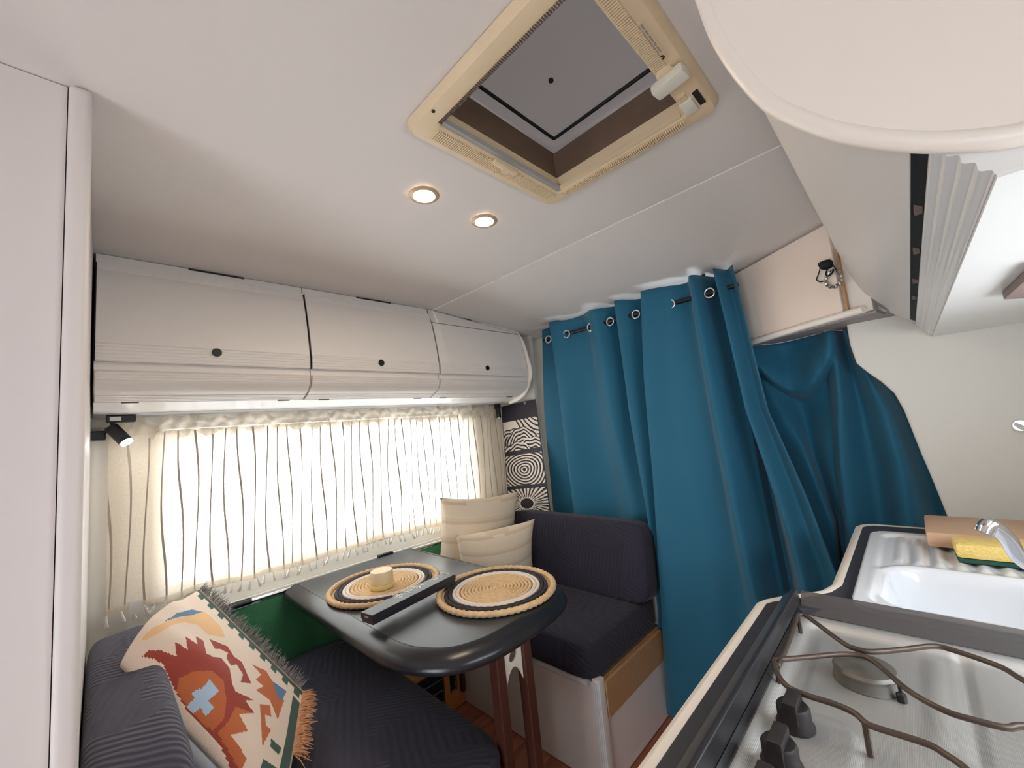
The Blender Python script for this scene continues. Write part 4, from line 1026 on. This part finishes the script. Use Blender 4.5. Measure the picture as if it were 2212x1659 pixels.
MB().box((1.415, yb, .08), (1.44, .114, ZC-.036)).build('end_panel', 'bench_white', t)
# sink: one pressed sheet with bowl and ribbed drainer
t = thing('sink', 'white enamel sink with ribbed drainer beside the hob', 'sink', (1.12, -.1, ZC))
sx0, sx1, sy0, sy1 = .878, 1.388, -.36, .122
def sd_rr(x, y, x0, x1, y0, y1, r):
    cx_, cy_ = (x0+x1)/2, (y0+y1)/2; dx = abs(x-cx_)-(x1-x0)/2+r; dy = abs(y-cy_)-(y1-y0)/2+r
    return math.hypot(max(dx, 0), max(dy, 0))+min(max(dx, dy), 0)-r
def sink_z(x, y):
    z = .007
    z -= .006*sst(0, .012, -sd_rr(x, y, sx0+.018, sx1-.018, sy0+.018, sy1-.018, .035))
    db = -sd_rr(x, y, .908, 1.132, -.32, .088, .06)
    z -= .115*sst(-.002, .034, db)
    if db < 0 and x > 1.12:
        m_ = sst(1.15, 1.175, x)*(1-sst(1.345, 1.365, x))*(1-sst(.065, .085, y)); z += m_*.0035*(math.sin(y/.030*2*math.pi) )
    z += .003*(1-sst(0, .012, abs(db+.008)))*(1 if db < 0 else 0)
    return ZC+z
NXs, NYs = 120, 130; rows = []
for j in range(NYs+1):
    row = []
    for i in range(NXs+1):
        u, v = i/NXs, j/NYs; x, y = sx0+(sx1-sx0)*u, sy0+(sy1-sy0)*v
        r = .04                                     # pull the grid's corners in to a radius
        sd = sd_rr(x, y, sx0, sx1, sy0, sy1, r)
        if sd > 0:
            cx_ = sx0+r if x < (sx0+sx1)/2 else sx1-r; cy_ = sy0+r if y < (sy0+sy1)/2 else sy1-r
            k = r/math.hypot(x-cx_, y-cy_); x, y = cx_+(x-cx_)*k, cy_+(y-cy_)*k
        row.append((x, y, sink_z(x, y)))
    rows.append(row)
MB().grid(rows).build('basin', 'enamel', t, smooth=180, solid=.002)
rr_ = rrect(sx0, sx1, sy0, sy1, .04, 8)
MB().grid([[(x, y, ZC+.0065) for x, y in rr_], [(x*.998+.002*1.13, y*.998, ZC+.0005) for x, y in rr_]], True).build('rim', 'enamel', t)
MB().lathe([(0, 0), (.03, 0), (.03, .003), (.02, .004), (0, .002)], (1.02, -.14, ZC-.105), 'z', 24).build('drain', 'chrome', t, smooth=40)
# tap
t = thing('tap', 'chrome mixer tap with curved spout over the sink', 'tap', (1.10, -.20, ZC+.004))
tp = [at_x(2130, 1146, 1.0), at_x(2140, 1137, 1.005), at_x(2175, 1162, 1.02), at_x(2212, 1212, 1.035)]
path = smoothpath([tp[0]+Vector((-.002, .003, -.004)), tp[1]+Vector((0, 0, .002)), tp[2], tp[3], (1.06, -.135, H-.325), (1.075, -.16, ZC+.004)], 6)
MB().tube(path, .0110, 16).build('spout', 'chrome', t, smooth=60)
MB().tube([(1.03, -.112, H-.30), (1.05, -.118, H-.32), (1.07, -.14, ZC+.005)], .006, 10).build('lever', 'chrome', t, smooth=60)
MB().lathe([(0, 0), (.026, 0), (.024, .012), (.016, .020), (0, .020)], (1.075, -.16, ZC+.002), 'z', 24).build('base', 'chrome', t, smooth=40)
# board and sponge
o = MB().box((1.275, -.33, ZC+.009), (1.450, .021, ZC+.041), bev=.006).build('cutting_board', 'board_wood', smooth=40); tag(o, 'thick pale wooden cutting board lying behind the sink', 'cutting board')
t = thing('sponge', 'yellow sponge with green scouring side on the drainer', 'sponge', (1.22, -.06, ZC+.005))
q = Matrix.Rotation(R(2), 3, 'Z').to_quaternion()
MB().box((1.192, -.115, ZC+.0145), (1.255, -.017, ZC+.043), q, bev=.007).build('foam', 'sponge_yellow', t, smooth=40)
MB().box((1.193, -.114, ZC+.0065), (1.254, -.018, ZC+.0142), q, bev=.002).build('scourer', 'sponge_green', t)
# hob
t = thing('gas_hob', 'stainless steel gas hob with wire pan support and black knobs', 'hob', (.5, 0, ZC-.02))
ZH = ZC-.018
def hob_z(x, y):
    z = 0.0
    d_ = -sd_rr(x, y, GX0+.012, GX1-.010, GY0+.012, GY1-.006, .03); z += .010*(1-sst(0, .016, d_))
    z += .005*sst(0, .010, -sd_rr(x, y, GX0, .598, .086, .166, .03))
    z += .004*sst(0, .012, -sd_rr(x, y, GX0, .560, -.3, .072, .03))
    z -= .003*(1-sst(.002, .006, abs(y-.004)))*sst(.59, .61, x)*(1-sst(.82, .83, x))
    z += .0025*(1-sst(.004, .014, abs(y-.030)))*sst(.60, .63, x)*(1-sst(.79, .82, x))
    return ZH+z
NXs, NYs = 150, 100
MB().grid([[(GX0+(GX1-GX0)*i/NXs, GY0+(GY1-GY0)*j/NYs, hob_z(GX0+(GX1-GX0)*i/NXs, GY0+(GY1-GY0)*j/NYs)) for i in range(NXs+1)] for j in range(NYs+1)]).build('tray', 'hob_steel', t, smooth=180, solid=.001)
MB().sweep_x([(.219, ZC+.001), (.214, ZC+.008), (.199, ZC+.020), (.194, ZC+.020), (.190, ZC+.006), (.184, ZC-.010), (.189, ZC-.012)][:5]+[(.1885, ZC+.001)], .12, .872).build('front_rail', 'hob_frame', t, bevel=.0015)
MB().sweep_x([(.188, ZC+.002), (.188, ZC-.012), (.183, ZC-.012), (.183, ZC-.004)], .12, .84).build('inner_rail', 'black_plastic', t)
MB().loft([(.848, .188, ZC-.009), (.848, -.33, ZC-.009), (.852, -.33, ZC-.009), (.852, .188, ZC-.009)], [(.876, .188, ZC+.017), (.876, -.33, ZC+.015), (.880, -.33, ZC+.015), (.880, .188, ZC+.017)]).build('splash_strip', 'smoked_glass', t)
ZG = H-.335
def gz(*L, z=ZG): return [at_z(px, py, z) for px, py in L]
pA = gz((1680, 1440), (1698, 1400), (1716, 1352), (1722, 1332), (1732, 1328), (1748, 1335), (1820, 1388), (1850, 1402), (1885, 1408), (1950, 1403), (2015, 1396), (2060, 1405), (2160, 1440), (2212, 1470))+[Vector((.70, -.08, ZG)), Vector((.69, -.16, ZG))]
MB().tube(smoothpath(pA, 5), .0032, 8).build('pan_support', 'grate_wire', t, smooth=180)
pB = gz((1672, 1426), (1740, 1420), (1830, 1413), (1885, 1427), (1960, 1490), (2040, 1535), (2110, 1557), (2175, 1572), (2212, 1568))+[Vector((.66, -.07, ZG)), Vector((.69, -.16, ZG))]
MB().tube(smoothpath(pB, 5), .0032, 8).build('pan_support', 'grate_wire', t, smooth=180)
pC = gz((1672, 1426), (1680, 1455), (1700, 1482), (1740, 1501), (1800, 1520), (1845, 1540), (1868, 1560), (1890, 1571), (2000, 1606), (2040, 1628), (2085, 1659))+[Vector((.52, .0, ZG)), Vector((.47, -.05, ZG)), Vector((.46, -.16, ZG)), Vector((.69, -.16, ZG))]
MB().tube(smoothpath(pC, 5), .0032, 8).build('pan_support', 'grate_wire', t, smooth=180)
for px, py in ((1724, 1331), (1676, 1430), (1868, 1560)):
    q = at_z(px, py, ZG); MB().tube([q, (q.x, q.y, hob_z(q.x, q.y)+.001)], .003, 8).build('support_foot', 'grate_wire', t)
bc = (.703, .094)
def burner(c, r):
    MB().lathe([(0, 0), (r*1.05, 0), (r, .004), (r*.95, .012), (0, .012)], (c[0], c[1], ZH+.001), 'z', 36).build('burner_ring', 'burner_grey', t, smooth=40)
    MB().lathe([(0, .0122), (r*.98, .0122), (r, .015), (r*.92, .0185), (0, .020)], (c[0], c[1], ZH+.001), 'z', 36).build('burner_cap', 'burner_grey', t, smooth=40)
burner(bc, .034); burner((.36, .01), .036); burner((.68, -.18), .05)
q = at_z(1943, 1482, H-.35); MB().lathe([(0, 0), (.005, 0), (.005, .008), (.002, .010), (.002, .022), (0, .022)], (q.x, q.y, ZH+.001), 'z', 12).build('igniter', 'black_plastic', t, smooth=40)
for i, x in enumerate((.556, .488, .425)):
    z = hob_z(x, .146)+.001
    k = MB().lathe([(0, 0), (.019, 0), (.019, .003), (.0165, .006), (.0165, .020), (.0145, .0225), (0, .0225)], (x, .146, z), 'z', 28).build('knob', 'knob_dark', t, smooth=40)
    MB().box((x-.0175, .139, z+.008), (x+.0175, .153, z+.031), bev=.0025).build('grip', 'knob_dark', k, smooth=40)
